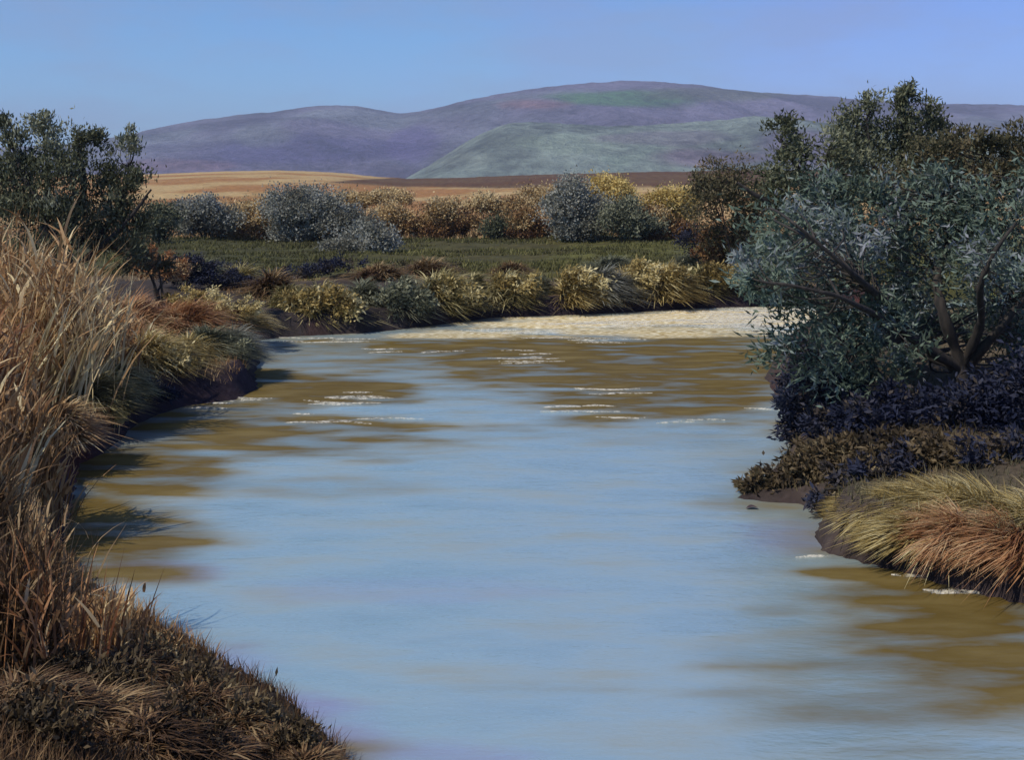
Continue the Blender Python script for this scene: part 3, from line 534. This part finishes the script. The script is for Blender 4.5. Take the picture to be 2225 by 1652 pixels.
for dx, Y, w_, h_, m, lab in fb:
    Y = gY(np.interp(dx, [640, 800, 960, 1060, 1180, 1300, 1500, 1750], [732, 724, 706, 692, 688, 683, 672, 664])) + .55 + (Y % 1) * .8 + (.7 if h_ < .92 else 0)
    h_ *= .95; w_ *= .92
    mound('bank_tuft', lab, 'grass tufts along the far bank', dx, Y, w_ * 1.05, h_ * .95, m, n=2600, wid=.034, bl=.46, bend=(.7, -.15), sag=.35, rand=.35)
for dx, Y, w_, h_, m, lab in FB2:
    mound('bank_tuft', lab, 'grass tufts behind the far bank edge', dx, Y, w_, h_ * .8, m, n=1400, wid=.034, bl=.45, bend=(.3, 0), rand=.4)
# ---- shrub band behind the meadow
for dx, Y, lob, m, lab, nm in [
    (440, 58, [(400, 462, 40, 24, .6), (440, 450, 34, 22, .9), (480, 470, 40, 22, .6), (440, 490, 70, 20, .4)], SAGE, 'pale sage bush at the left of the shrub belt', 'sage_bush'),
    (345, 55, [(350, 470, 30, 24, .5), (335, 500, 40, 24, .4)], OLIVE, 'small dark olive bush beside the left-hand trees', 'dark_bush'),
    (560, 60, [(540, 470, 46, 30, .8), (585, 455, 36, 30, .8), (560, 500, 60, 24, .4), (520, 510, 50, 16, .2)], BROWN, 'tan and brown bush between the two left sage bushes', 'brown_bush'),
    (690, 58, [(620, 450, 44, 40, .8), (680, 450, 70, 44, .6), (640, 500, 70, 34, .7), (740, 480, 70, 40, .5), (780, 500, 50, 30, .5)], SAGE, 'largest grey sage bush in the shrub belt', 'sage_bush'),
    (790, 50, [(800, 520, 60, 30, .7), (750, 545, 50, 22, .5), (835, 525, 30, 22, .9)], SAGE, 'silvery sage bush spilling onto the green meadow', 'sage_bush'),
    (880, 62, [(860, 470, 44, 22, .9), (890, 490, 60, 20, .4), (850, 505, 50, 14, .2)], BROWN, 'brown bush right of the largest sage bush', 'brown_bush'),
    (980, 62, [(965, 455, 40, 20, .8), (1000, 485, 50, 22, .35), (950, 503, 60, 12, .05)], BROWN, 'tan-topped brown bush near the middle of the shrub belt', 'brown_bush'),
    (1075, 60, [(1075, 500, 30, 28, .2)], OLIVE, 'single small dark green bush in the middle of the shrub belt', 'dark_bush'),
    (1090, 64, [(1050, 445, 44, 18, .95), (1120, 455, 50, 20, .7)], BROWN, 'tan bush just behind the small dark green bush', 'brown_bush'),
    (1160, 60, [(1140, 480, 44, 26, .5), (1180, 500, 50, 16, .15), (1150, 508, 60, 12, .05)], BROWN, 'russet bush left of the tall grey sage bush', 'brown_bush'),
    (1260, 57, [(1245, 420, 36, 34, .9), (1220, 450, 44, 34, .7), (1290, 470, 60, 44, .6), (1250, 500, 60, 24, .5)], SAGE, 'tall pointed grey sage bush right of the middle', 'sage_bush'),
    (1330, 62, [(1320, 405, 40, 28, .75), (1345, 425, 36, 26, .9), (1310, 440, 36, 26, .6)], YEL, 'bright yellow bush standing above the shrub belt', 'yellow_bush'),
    (1350, 56, [(1350, 470, 50, 34, .5), (1390, 495, 50, 24, .4)], SAGE2, 'olive grey bush below the bright yellow bush', 'sage_bush'),
    (1460, 60, [(1430, 440, 40, 26, .6), (1480, 435, 40, 24, .8), (1450, 475, 60, 30, .5)], YEL, 'yellow bush with dark twigs near the right-hand trees', 'yellow_bush'),
    (1420, 57, [(1420, 475, 40, 24, .3), (1480, 500, 40, 18, .1), (1400, 510, 50, 12, .05)], BROWN, 'dark russet bush in front of the right yellow bush', 'brown_bush'),
    (1240, 66, [(1180, 430, 60, 18, .9)], BROWN, 'pale tan bush behind the tall grey sage bush', 'brown_bush'),
    (700, 66, [(840, 430, 60, 14, .9), (760, 435, 50, 14, .8)], BROWN, 'low tan bush behind the largest sage bush', 'brown_bush')]:
    bush(nm, lab, 'shrub belt beyond the meadow', dx, Y, lob, m, dens=1.15, leaf=.15, lw=.085, per=85, csz=.46, cat='bush')
# dark bushes, coloured as the shadows on the left part of the far bank
for dx, Y, lob, m, lab in [(450, 37, [(430, 585, 60, 20, .2), (500, 590, 60, 18, .3)], DARKB, 'dark shrub at the left end of the meadow'), (640, 36, [(620, 600, 50, 22, .2), (680, 590, 50, 16, .3), (740, 575, 60, 14, .25)], DARKB, 'dark green shrub at the meadow edge over the far bank'),
                      (570, 35.5, [(560, 625, 50, 26, .1), (600, 650, 40, 30, .15)], DARKB, 'blackish shrub at the left corner of the far bank'), (900, 37.5, [(890, 585, 60, 14, .35), (960, 580, 50, 12, .5)], OLIVE2, 'low brown shrub at the front edge of the meadow'),
                      (1540, 39, [(1510, 520, 40, 26, .3), (1560, 570, 40, 20, .3)], DARKB, 'dark shrub at the right end of the meadow')]:
    bush('dark_shrub', lab, 'dark shrubs at the meadow edge', dx, Y, lob, m, BARK, dens=1.4, leaf=.11, lw=.05, per=40, csz=.28)

for dx, Y, w_, h_, m, lab in [(440, 34.5, 1.8, .7, SAGE2, 'dull grey tuft on the dark shore behind the left bank'), (520, 32.5, 1.6, .7, TUSG, 'olive tuft at the inlet left of the far bank'), (590, 30.6, 1.3, .7, BROWN_B, 'brown tuft at the water at the left corner of the far bank')]:
    mound('bank_tuft', lab, 'grass tufts along the far bank', dx, Y, w_, h_, m, n=1400, wid=.034, bl=.7, bend=(.4, -.3), sag=.2)
for dx, Y, lob, m, lab in [(490, 21.3, [(490, 775, 40, 40, .5), (450, 790, 40, 34, .4), (530, 770, 26, 34, .8)], SAGE2, 'rounded sage green bush at the water on the left bank'),
                           (300, 18.6, [(290, 850, 50, 24, .1), (350, 860, 50, 18, .1)], DARKB, 'shade-coloured brush in the hollow of the left bank'), (430, 20.3, [(420, 845, 50, 16, .1), (480, 850, 40, 14, .15)], DARKB, 'shade-coloured brush right of the hollow, under the sage bush'),  # brush painted in the purple shade of the bank hollow
                           (350, 19.9, [(300, 790, 50, 34, .6), (360, 780, 50, 38, .75), (395, 800, 34, 30, .5)], GOLD, 'rounded pale tan bush above the dark hollow of the left bank'), (500, 25.2, [(450, 665, 50, 28, .7), (520, 668, 50, 26, .8), (400, 650, 44, 26, .5)], GOLD, 'rounded olive-tan bush on the nose of the left bank'),
                           (215, 16.9, [(190, 880, 44, 34, .5), (240, 890, 40, 30, .6)], GOLD, 'rounded olive-tan bush nearest on the left bank beside the reeds'),
                           (400, 31.0, [(370, 590, 60, 26, .2), (440, 600, 60, 24, .1), (410, 575, 50, 20, .4)], DARKB, 'dark brush on the shore behind the rusty grass of the left bank'), (520, 31.5, [(500, 610, 50, 22, .15), (560, 625, 40, 24, .1)], DARKB, 'dark brush behind the inlet at the left corner of the far bank'),
                           (340, 28.5, [(330, 570, 50, 34, .5), (380, 590, 40, 30, .6)], RUST, 'rust coloured leafy bush right of the left trees'), (470, 24.6, [(430, 715, 50, 16, .1), (500, 712, 44, 16, .2)], DARKB, 'shade-coloured brush between the upper and the lower nose of the left bank')]:
    bush('low_bush', lab, 'low bushes on the left bank', dx, Y, lob, m, BARK, dens=1.9, leaf=.09, lw=.036, per=70, csz=.2, up=(.3, 0, .3))
for dx, Y, lob, m, lab in [(720, 30.6, [(690, 655, 60, 34, .5), (745, 660, 44, 34, .6), (640, 660, 40, 34, .4)], GOLD, 'low rounded gold-leaved bush near the left end of the far bank'),
                           (880, 30.6, [(860, 650, 50, 34, .4), (910, 655, 44, 30, .5)], SAGE2, 'low rounded grey-leaved bush on the far bank below the long grey bush'), (990, 32.2, [(975, 640, 50, 36, .5), (1020, 655, 34, 30, .7)], GOLD, 'low rounded gold-leaved bush where the bright shallows begin'),
                           (1130, 33.6, [(1110, 632, 50, 28, .4), (1150, 640, 30, 26, .6)], GOLD, 'low olive-gold leaved bush beside the dark gap of the far bank'), (1270, 34.2, [(1250, 630, 44, 34, .85), (1295, 640, 34, 30, .7)], GOLD, 'pale gold leafy bush in the middle of the far bank'),
                           (1420, 35.0, [(1395, 610, 50, 32, .7), (1450, 615, 50, 32, .5), (1340, 625, 34, 24, .6)], GOLD, 'widest pale gold leafy bush above the bright shallows'), (1570, 35.8, [(1550, 615, 50, 26, .3), (1610, 610, 40, 30, .7)], GOLD, 'yellowish leafy bush at the right end of the far bank')]:
    Y = gY(np.interp(dx, [640, 800, 960, 1060, 1180, 1300, 1500, 1750], [732, 724, 706, 692, 688, 683, 672, 664])) + .25
    lob = [(a, b - 14 + (14 if dx < 950 else 0), c * .85, d * .85, e) for a, b, c, d, e in lob]
    bush('bank_bush', lab, 'leafy bushes on the far bank', dx, Y, lob, m, BARKB, dens=1.7, leaf=.15, lw=.055, per=60, csz=.30, up=(.4, -.2, .1))
# ---- left trees
tr = lambda lab, dx, Y, limbs, lobes, m, **k: tree(lab, dx, Y, limbs, lobes, m, **k)
tree('grey-green tree with several pointed tops at the left edge of the picture', 90, 25.0,
     [[(100, 560), (92, 470), (50, 390), (20, 320)], [(92, 500), (105, 400, .2), (90, 280, .2)], [(95, 540), (150, 460, .3), (160, 380, .3)]],
     [(88, 262, 24, 36, 0, .85, 1.0), (112, 300, 34, 36, 0, .75, .9), (30, 300, 34, 36, 0, .55, .9), (50, 370, 60, 50, .2, .45, .9), (130, 370, 46, 50, -.2, .45, .9), (60, 450, 70, 50, 0, .4, .9), (10, 420, 60, 80, .3, .4, .8), (130, 460, 50, 50, 0, .4, .8), (3, 262, 14, 16, 0, .2, 1.3), (90, 540, 80, 50, 0, .3, .8)],
     OLIVE, leaf=.12, lw=.042, per=84, clumps=1.25, up=(0, 0, 1.1), csz=.34, spread=.6)
tree('darker tree with black forked limbs, right of the leftmost tree', 210, 26.0,
     [[(150, 580), (155, 500), (185, 400), (175, 310)], [(160, 540), (225, 470, .2), (250, 400, .2)], [(150, 590), (230, 530, -.3), (290, 470, -.4), (330, 420, -.4)], [(200, 540), (262, 440, -.1), (285, 360)]],
     [(180, 295, 30, 26, 0, .3, 1.1), (205, 300, 22, 12, 0, .2, 1.1), (165, 350, 40, 46, 0, .35, 1), (240, 370, 36, 44, 0, .3, 1), (210, 430, 60, 46, 0, .4, 1), (284, 320, 22, 44, 0, .7, 1.0), (290, 400, 36, 40, -.2, .4, 1), (270, 450, 50, 40, -.2, .4, 1), (170, 490, 70, 50, 0, .35, 1), (260, 520, 70, 50, 0, .35, .9), (310, 480, 28, 26, 0, .5, .5)],
     OLIVE, leaf=.12, lw=.042, per=84, up=(0, 0, .9), csz=.34, spread=.6)
bush('loose_bush', 'small olive-brown bush at the foot of the left trees', 'bushes on the left bank', 350, 27, [(310, 565, 40, 22, .6), (350, 580, 30, 16, .5)], OLIVE2, leaf=.13, lw=.055, per=55, csz=.34)

# ---- left bank tussocks
for dx, Y, w_, h_, m, b, lab in [
    (370, 24.5, 1.5, .85, RUST, (.2, 0), 'rusty orange grass tuft rising behind the left bank'), (285, 23.5, 1.5, .95, RUST, (0, 0), 'rusty straw tuft just right of the tall reeds'), (400, 24.0, 1.7, 1.0, RUST, (.8, -.2), 'rust and straw tuft leaning right on the left bank'),
    (465, 25.5, 1.9, .9, GOLD, (.9, -.2), 'yellow-topped tuft on the nose of the left bank'), (520, 26.2, 1.1, .65, GOLD, (.9, -.3), 'small yellow tuft at the far tip of the left bank'), (420, 23.9, 1.6, .7, RUST, (.8, -.5), 'brown tuft hanging below the yellow-topped tuft'),
    (325, 20.0, 1.35, .85, GOLD, (.8, -.4), 'golden tuft above the dark hollow of the left bank'), (405, 20.9, 1.1, .6, GOLD, (.8, -.5), 'golden tuft drooping into the dark hollow on the left'), (450, 21.6, 1.5, .8, SAGE2, (.6, -.5), 'sage green tuft at the water on the left bank'), (505, 22.2, 1.0, .65, SAGE, (.6, -.3), 'pale grey-green tuft at the tip of the left bank'),
    (250, 20.5, 1.4, .8, RUST, (.4, -.2), 'brown tuft behind the golden ones on the left bank'), (205, 17.0, 1.0, .6, TUSG, (.9, -.4), 'olive-gold tuft on the low left bank by the reeds'), (250, 18.2, 1.0, .55, TUSG, (.9, -.5), 'olive tuft sloping to the dark water edge on the left'), (125, 15.2, .9, .6, STRAW, (.5, -.4), 'straw tuft at the foot of the tall reeds')]:
    mound('grass_tuft', lab, 'grass tufts on the left bank', dx, Y, w_ * 1.15, h_ * .92, m, n=2600, wid=.022, bl=.5, bend=b, sag=.16, rand=.3)
# ---- reeds
def reeds(label, dx, Y, w_, h_, mat, n=260, wid=.032, spread=.22, zb=None, tmean=.5, group='tall reeds on the left bank', lean0=0):
    rng = rg(); x0 = px(dx, Y); z0 = H(x0, Y) - .05; root = empty('reed_clump', (x0, Y, z0), label, 'reeds', group)
    ox = rng.normal(size=n) * w_ * .35; oy = rng.normal(size=n) * w_ * .35
    B = np.stack([x0 + ox, Y + oy, np.maximum(height(x0 + ox, Y + oy), -.1) - .05], 1)
    a = rng.uniform(0, 2 * np.pi, n); Hd = np.stack([np.cos(a) + ox / w_ + lean0, np.sin(a) * .7], 1); Hd /= np.linalg.norm(Hd, axis=1)[:, None]
    L = h_ * rng.uniform(.45, 1.1, n); T = np.clip(rng.normal(size=n) * .24 + tmean, 0, 1)
    V, Q, T2 = blades(rng, B, L, wid * rng.uniform(.5, 1.3, n), Hd, np.abs(rng.normal(size=n)) * spread * .6 + .02, np.abs(rng.normal(size=n)) * spread, T, twist=2)
    mk('stem', V, Q, mat, root, tint=T2, loc=(x0, Y, z0))
    m = n * 2; i = rng.integers(0, n, m); t = rng.uniform(.2, .9, m)
    C = B[i] + np.stack([Hd[i, 0] * .08 * t * L[i], Hd[i, 1] * .08 * t * L[i], t * L[i] * .95], 1); a = rng.uniform(0, 2 * np.pi, m); Hd2 = np.stack([np.cos(a), np.sin(a)], 1)
    V, Q, T3 = blades(rng, C, h_ * rng.uniform(.12, .34, m), wid * 1.3 * rng.uniform(.6, 1.4, m), Hd2, rng.uniform(.15, .5, m), rng.uniform(.1, .6, m), np.clip(T[i] + rng.normal(size=m) * .2, 0, 1), twist=2)
    mk('foliage', V, Q, mat, root, tint=T3, loc=(x0, Y, z0)); return root
for dx, Y, w_, h_, m, n, tm, lab in [
    (10, 17.5, 1.2, 2.9, STRAW, 300, .45, 'tallest straw reeds at the very left edge of the picture'), (95, 17.0, 1.2, 2.5, STRAW, 300, .65, 'tall straw reeds in front of the leftmost tree'),
    (150, 17.8, .8, 2.0, STRAW, 200, .7, 'straw reeds below the gap between the two left trees'), (215, 18.8, .8, 1.55, STRAW, 130, .65, 'straw reeds below the darker left tree'),
    (262, 20.2, .8, 1.1, RUST, 90, .5, 'short rusty reeds at the right end of the reed bed'), (-70, 14.2, .6, 1.9, RUST, 240, .4, 'rust brown reeds in the middle of the reed bed'),
    (0, 15.2, .5, 1.4, STRAW, 220, .35, 'brownish reeds by the olive-gold tuft'), (-55, 11.6, .5, 1.5, STRAW, 220, .35, 'brown and straw reeds below the rust brown ones at the left edge'),
    (55, 12.2, .6, 1.2, STRAW, 200, .3, 'thin straw reeds standing at the water beside the bank notch')]:
    reeds(lab, dx, Y, w_, h_, m, n, tmean=tm)
for dx, Y, w_, h_, m, n, tm, lab in [
    (-75, 8.8, .4, 1.5, FORE, 220, .6, 'dark brown reeds at the left edge in the foreground'), (-30, 8.8, .3, 1.35, FORE, 200, .6, 'brown reeds with orange stems in the foreground'), (70, 7.9, .3, 1.1, FORE, 200, .65, 'brown reeds standing left of the pale tuft in the foreground'),
    (10, 7.1, .4, 1.0, FORE, 200, .45, 'darkest reeds low in the left foreground'), (110, 7.1, .5, 1.1, RUST, 60, .4, 'few rust coloured stems in the left foreground'), (225, 7.9, .3, .55, STRAW, 150, .3, 'pale brown tuft of broad stems at the foreground water edge')]:
    reeds(lab, dx, Y, w_, h_, m, n, wid=.016, spread=.13, tmean=tm, group='foreground reeds')
for dx, Y, w_, h_, n, lab in [(40, 16.2, .8, 1.9, 34, 'broad pale cream blades standing in front of the tallest reeds'), (130, 16.4, .9, 1.8, 34, 'broad pale blades bending right in the middle of the tall reeds'), (195, 17.4, .7, 1.3, 22, 'pale yellow blades among the reeds below the darker left tree'),
                              (310, 21.5, .7, .9, 14, 'few pale blades rising from the rusty grass'), (25, 11.8, .5, 1.2, 16, 'pale blades against the dark lower reeds at the left edge')]:
    rng = rg(); x0 = px(dx, Y); z0 = H(x0, Y) - .05; ox = rng.normal(size=n) * w_ * .2; oy = rng.normal(size=n) * .12; a = rng.uniform(-.8, .8, n)
    V, Q, T = blades(rng, np.stack([x0 + ox, Y + oy, np.full(n, z0)], 1), h_ * rng.uniform(.5, 1.1, n), np.full(n, .05) * rng.uniform(.5, 1.3, n), np.stack([np.cos(a), np.sin(a)], 1), rng.uniform(.05, .4, n), rng.uniform(0, .35, n), rng.uniform(0, 1, n))
    tag(mk('blade_cluster', V, Q, PALE, tint=T, loc=(x0, Y, z0)), lab, 'reeds', 'pale blades among the reeds')
# ---- foreground brush, bottom left
fg = rg()
for dx, dy, w_, h_, m, lab in [
    (270, 1480, .5, .30, FORE, 'brown grass tuft at the foreground water edge below the pale reeds'), (340, 1500, .45, .25, FORE, 'foreground grass tuft with one pale upright blade'), (420, 1550, .5, .26, FORE, 'foreground grass tuft with pale bent stems'),
    (500, 1600, .5, .24, FORE, 'low brown tuft along the foreground shore'), (590, 1640, .5, .2, FORE, 'low tuft near the right end of the foreground shore'), (660, 1680, .4, .2, FORE, 'last small tuft at the right end of the foreground shore'),
    (60, 1560, .7, .34, FORE, 'dark tuft at the bottom left corner of the picture'), (180, 1580, .7, .3, FORE, 'dark tuft right of the corner one in the foreground'), (300, 1620, .6, .26, FORE, 'dark tuft at the bottom edge, left of the middle of the near bank'), (420, 1660, .6, .24, FORE, 'dark tuft at the bottom edge on the near bank slope')]:
    Y = 6.5; 
    for _ in range(6):
        z = H(px(dx, Y), Y); Y = gY(dy, z)
    mound('grass_tuft', lab, 'foreground grass tufts', dx, Y, w_ * 1.3, h_ * 1.0, m, n=1500, wid=.013, bl=.42, bend=(.3, 0), rand=.9)

for dx, dy, r_, t0, lab in [(330, 1475, 50, .5, 'leafy brown scrub at the foreground water edge, farthest from the corner of the bank'), (430, 1530, 50, .45, 'leafy brown scrub in the middle of the foreground shore'), (540, 1590, 46, .5, 'leafy scrub on the foreground shore near its right end'), (640, 1640, 36, .5, 'last leafy sprigs at the right end of the foreground shore'),
                            (240, 1540, 70, .3, 'dark leafy scrub in the middle of the foreground bank'), (380, 1620, 70, .3, 'dark leafy scrub at the bottom edge of the picture'), (120, 1500, 70, .2, 'darkest leafy scrub at the foot of the foreground reeds'), (60, 1620, 80, .25, 'dark leafy scrub in the bottom left corner')]:
    Y = 6.5
    for _ in range(6): Y = gY(dy, H(px(dx, Y), Y))
    bush('scrub', lab, 'leafy scrub on the near bank', dx, Y, [(dx, dy - 44, r_, r_ * .7, t0), (dx + r_ * .9, dy - 20, r_ * .7, r_ * .6, t0 + .1), (dx - r_ * .6, dy - 24, r_ * .7, r_ * .6, t0 - .1)], FORELEAF, BARKB, dens=16, leaf=.06, lw=.018, per=22, csz=.30, up=(.3, 0, .8))
# ------------------------------------------------------------------ ground cover
def cover(name, n, xr, yr, mat, h_, wid, cond, tm=.45, seed=1, dist=True):
    rng = np.random.default_rng(seed)
    if dist: y = yr[0] * (yr[1] / yr[0]) ** rng.uniform(0, 1, n)
    else: y = rng.uniform(*yr, n)
    x = rng.uniform(xr[0], xr[1], n) * (y * .5 if dist else 1)
    sd = sdist(x, y); k = cond(x, y, sd); x, y, sd = x[k], y[k], sd[k]; z = height(x, y, sd); n = len(x)
    a = rng.uniform(0, 2 * np.pi, n); cl_ = fbm(x * 1.2, y * 1.2, seed, 3)
    V, Q, T = blades(rng, np.stack([x, y, z - .02], 1), h_ * rng.uniform(.4, 1.2, n) * (.5 + cl_), wid * rng.uniform(.6, 1.4, n), np.stack([np.cos(a), np.sin(a)], 1), rng.uniform(.05, .5, n), rng.uniform(0, .5, n), np.clip(tm + rng.normal(size=n) * .18 + (cl_ - .5), 0, 1), seg=2)
    o = mk(name, V, Q, mat, tint=T); return o
m0 = lambda x, y, sd: (sd > .25) & (y < 35)
tag(cover('bank_grass', 90000, (-1.15, 1.15), (7, 36), OLIVE2, .16, .014, lambda x, y, sd: (sd > .18) & (x > 0) & (y < 36), .5, 5), 'short olive and brown grass covering the right bank', 'grass', kind='stuff')
tag(cover('dry_grass', 90000, (-1.2, .2), (8, 36), STRAW, .2, .014, lambda x, y, sd: (sd > .18) & (x < 0) & ((y < 22) | (fbm(x * .5, y * .5, 3, 2) > .6)), .35, 6), 'short dry grass covering the left bank', 'grass', kind='stuff')
tag(cover('foreground_grass', 60000, (-1.3, .2), (3.5, 9), FORE, .14, .008, lambda x, y, sd: (sd > .08) & (x < 1), .35, 7), 'dark brown grass litter on the near bank', 'grass', kind='stuff')
tag(cover('meadow_grass', 120000, (-1.05, 1.05), (35, 64), MEAD, .20, .05, lambda x, y, sd: (sd > .8) & (fbm(x * .12, y * .5, 91, 3) > .42), .45, 8), 'olive green grass of the meadow beyond the river', 'grass', kind='stuff')
tag(cover('field_grass', 50000, (-1.05, 1.05), (60, 120), STRAW, .35, .12, lambda x, y, sd: (sd > .8), .35, 9), 'dry golden grass behind the shrub belt', 'grass', kind='stuff')

# ------------------------------------------------------------------ riffles of white water, sun glints drawn in as pale strokes
fr = np.random.default_rng(77); FV = []; FQ = []; nf = 0
for (dx, dy, rx, ry, n, L) in [(1640, 682, 110, 8, 90, .6), (1500, 698, 170, 8, 70, .6), (1650, 708, 90, 8, 70, .5), (1320, 704, 110, 6, 40, .5), (1150, 726, 70, 5, 22, .4), (1240, 741, 80, 4, 10, .4), (1150, 780, 36, 7, 12, .35), (900, 764, 60, 4, 6, .3),
                               (790, 862, 40, 9, 12, .28), (700, 882, 40, 4, 6, .25), (1290, 884, 60, 5, 9, .3), (1330, 850, 60, 4, 5, .3), (1700, 905, 40, 12, 9, .25), (1480, 915, 80, 5, 4, .2), (440, 876, 80, 6, 18, .3), (520, 868, 24, 4, 8, .22),
                               (208, 966, 22, 4, 7, .16), (720, 742, 80, 5, 12, .4), (2130, 1288, 80, 8, 16, .16), (1960, 1250, 60, 5, 8, .14), (1850, 1215, 50, 4, 6, .12), (2120, 1292, 30, 5, 9, .12), (700, 914, 90, 4, 5, .35)]:
    for _ in range(max(3, int(n * .55))):
        a, b = dx + fr.normal() * rx * .7, dy + fr.normal() * ry * .9; x, y = G(a, b)
        if sdist(np.array([x]), np.array([y]))[0] > -.05: continue
        l = L * fr.uniform(.5, 2.4); wd_ = l * fr.uniform(.03, .10); m = 7; t = np.linspace(-1, 1, m); cv = fr.normal() * .12; jag = fr.normal(size=m) * .5
        xx = x + t * l; yy = y + (cv * t * t + fr.normal() * .10 * t) * l + jag * wd_; hw = wd_ * (1 - t * t) ** .7 * fr.uniform(.6, 1.2, m) + .003
        v = np.stack([np.concatenate([xx, xx, xx]), np.concatenate([yy - hw, yy, yy + hw]), np.concatenate([np.full(m, .002), .014 + .012 * (1 - t * t), np.full(m, .002)])], 1)
        i = np.arange(m - 1); FV.append(v); FQ.append(np.concatenate([np.stack([i, i + 1, i + 1 + m, i + m], 1), np.stack([i + m, i + m + 1, i + 1 + 2 * m, i + 2 * m], 1)]) + nf); nf += len(v)
fmt = bpy.data.materials.new('foam_glint_white'); fmt.use_nodes = True; pb = fmt.node_tree.nodes['Principled BSDF']; q_ = fmt.node_tree
g2 = q_.nodes.new('ShaderNodeNewGeometry'); m2 = q_.nodes.new('ShaderNodeMapping'); m2.inputs['Scale'].default_value = (1, 2.5, 1); k2 = q_.nodes.new('ShaderNodeTexNoise'); k2.inputs['Scale'].default_value = 9; k2.inputs['Detail'].default_value = 6; k2.inputs['Roughness'].default_value = .7
q_.links.new(g2.outputs['Position'], m2.inputs[0]); q_.links.new(m2.outputs[0], k2.inputs[0]); r2 = q_.nodes.new('ShaderNodeMapRange'); r2.inputs[1].default_value = .40; r2.inputs[2].default_value = .66; r2.inputs[4].default_value = .8
q_.links.new(k2.outputs[0], r2.inputs[0]); q_.links.new(r2.outputs[0], pb.inputs['Alpha'])
pb.inputs['Base Color'].default_value = (.74, .69, .56, 1); pb.inputs['Roughness'].default_value = .5
tag(mk('foam_glints', np.concatenate(FV), np.concatenate(FQ), fmt, smooth=True), 'thin white riffles and painted glints on the river', 'foam_glints', kind='stuff')
# a dark fallen leaf drifting off the tip of the right bank
x, y = G(1634, 1108); lv = smooth_path([(x - .07, y, .012), (x, y + .02, .03), (x + .07, y - .01, .02)], 5); ww = np.sin(np.linspace(.1, 3.0, len(lv))) * .045
V = np.concatenate([lv + np.array([0, 1, .15]) * ww[:, None], lv, lv - np.array([0, 1, -.15]) * ww[:, None]]); m = len(lv); i = np.arange(m - 1)
o = mk('fallen_leaf', V, np.concatenate([np.stack([i, i + 1, i + 1 + m, i + m], 1), np.stack([i + m, i + m + 1, i + 1 + 2 * m, i + 2 * m], 1)]), bark('dead_leaf', (.03, .015, .02), (.07, .04, .04)), loc=(x, y, 0), smooth=True)
tag(o, 'small dark fallen leaf floating off the tip of the right bank', 'leaf')

# ------------------------------------------------------------------ air
hv = np.array([(x, y, z) for x in (-7000, 7000) for y in (-120, 7200) for z in (-34, 420)], float)
hq = np.array([(0, 1, 3, 2), (4, 6, 7, 5), (0, 4, 5, 1), (2, 3, 7, 6), (0, 2, 6, 4), (1, 5, 7, 3)])
hm = bpy.data.materials.new('air'); hm.use_nodes = True; nt = hm.node_tree; nt.nodes.clear()
pv = nt.nodes.new('ShaderNodeVolumePrincipled'); pv.inputs['Density'].default_value = .0002; pv.inputs['Color'].default_value = (.70, .78, 1, 1); pv.inputs['Anisotropy'].default_value = .0
o_ = nt.nodes.new('ShaderNodeOutputMaterial'); nt.links.new(pv.outputs[0], o_.inputs['Volume'])
tag(mk('haze', hv, hq, hm), kind='stuff')
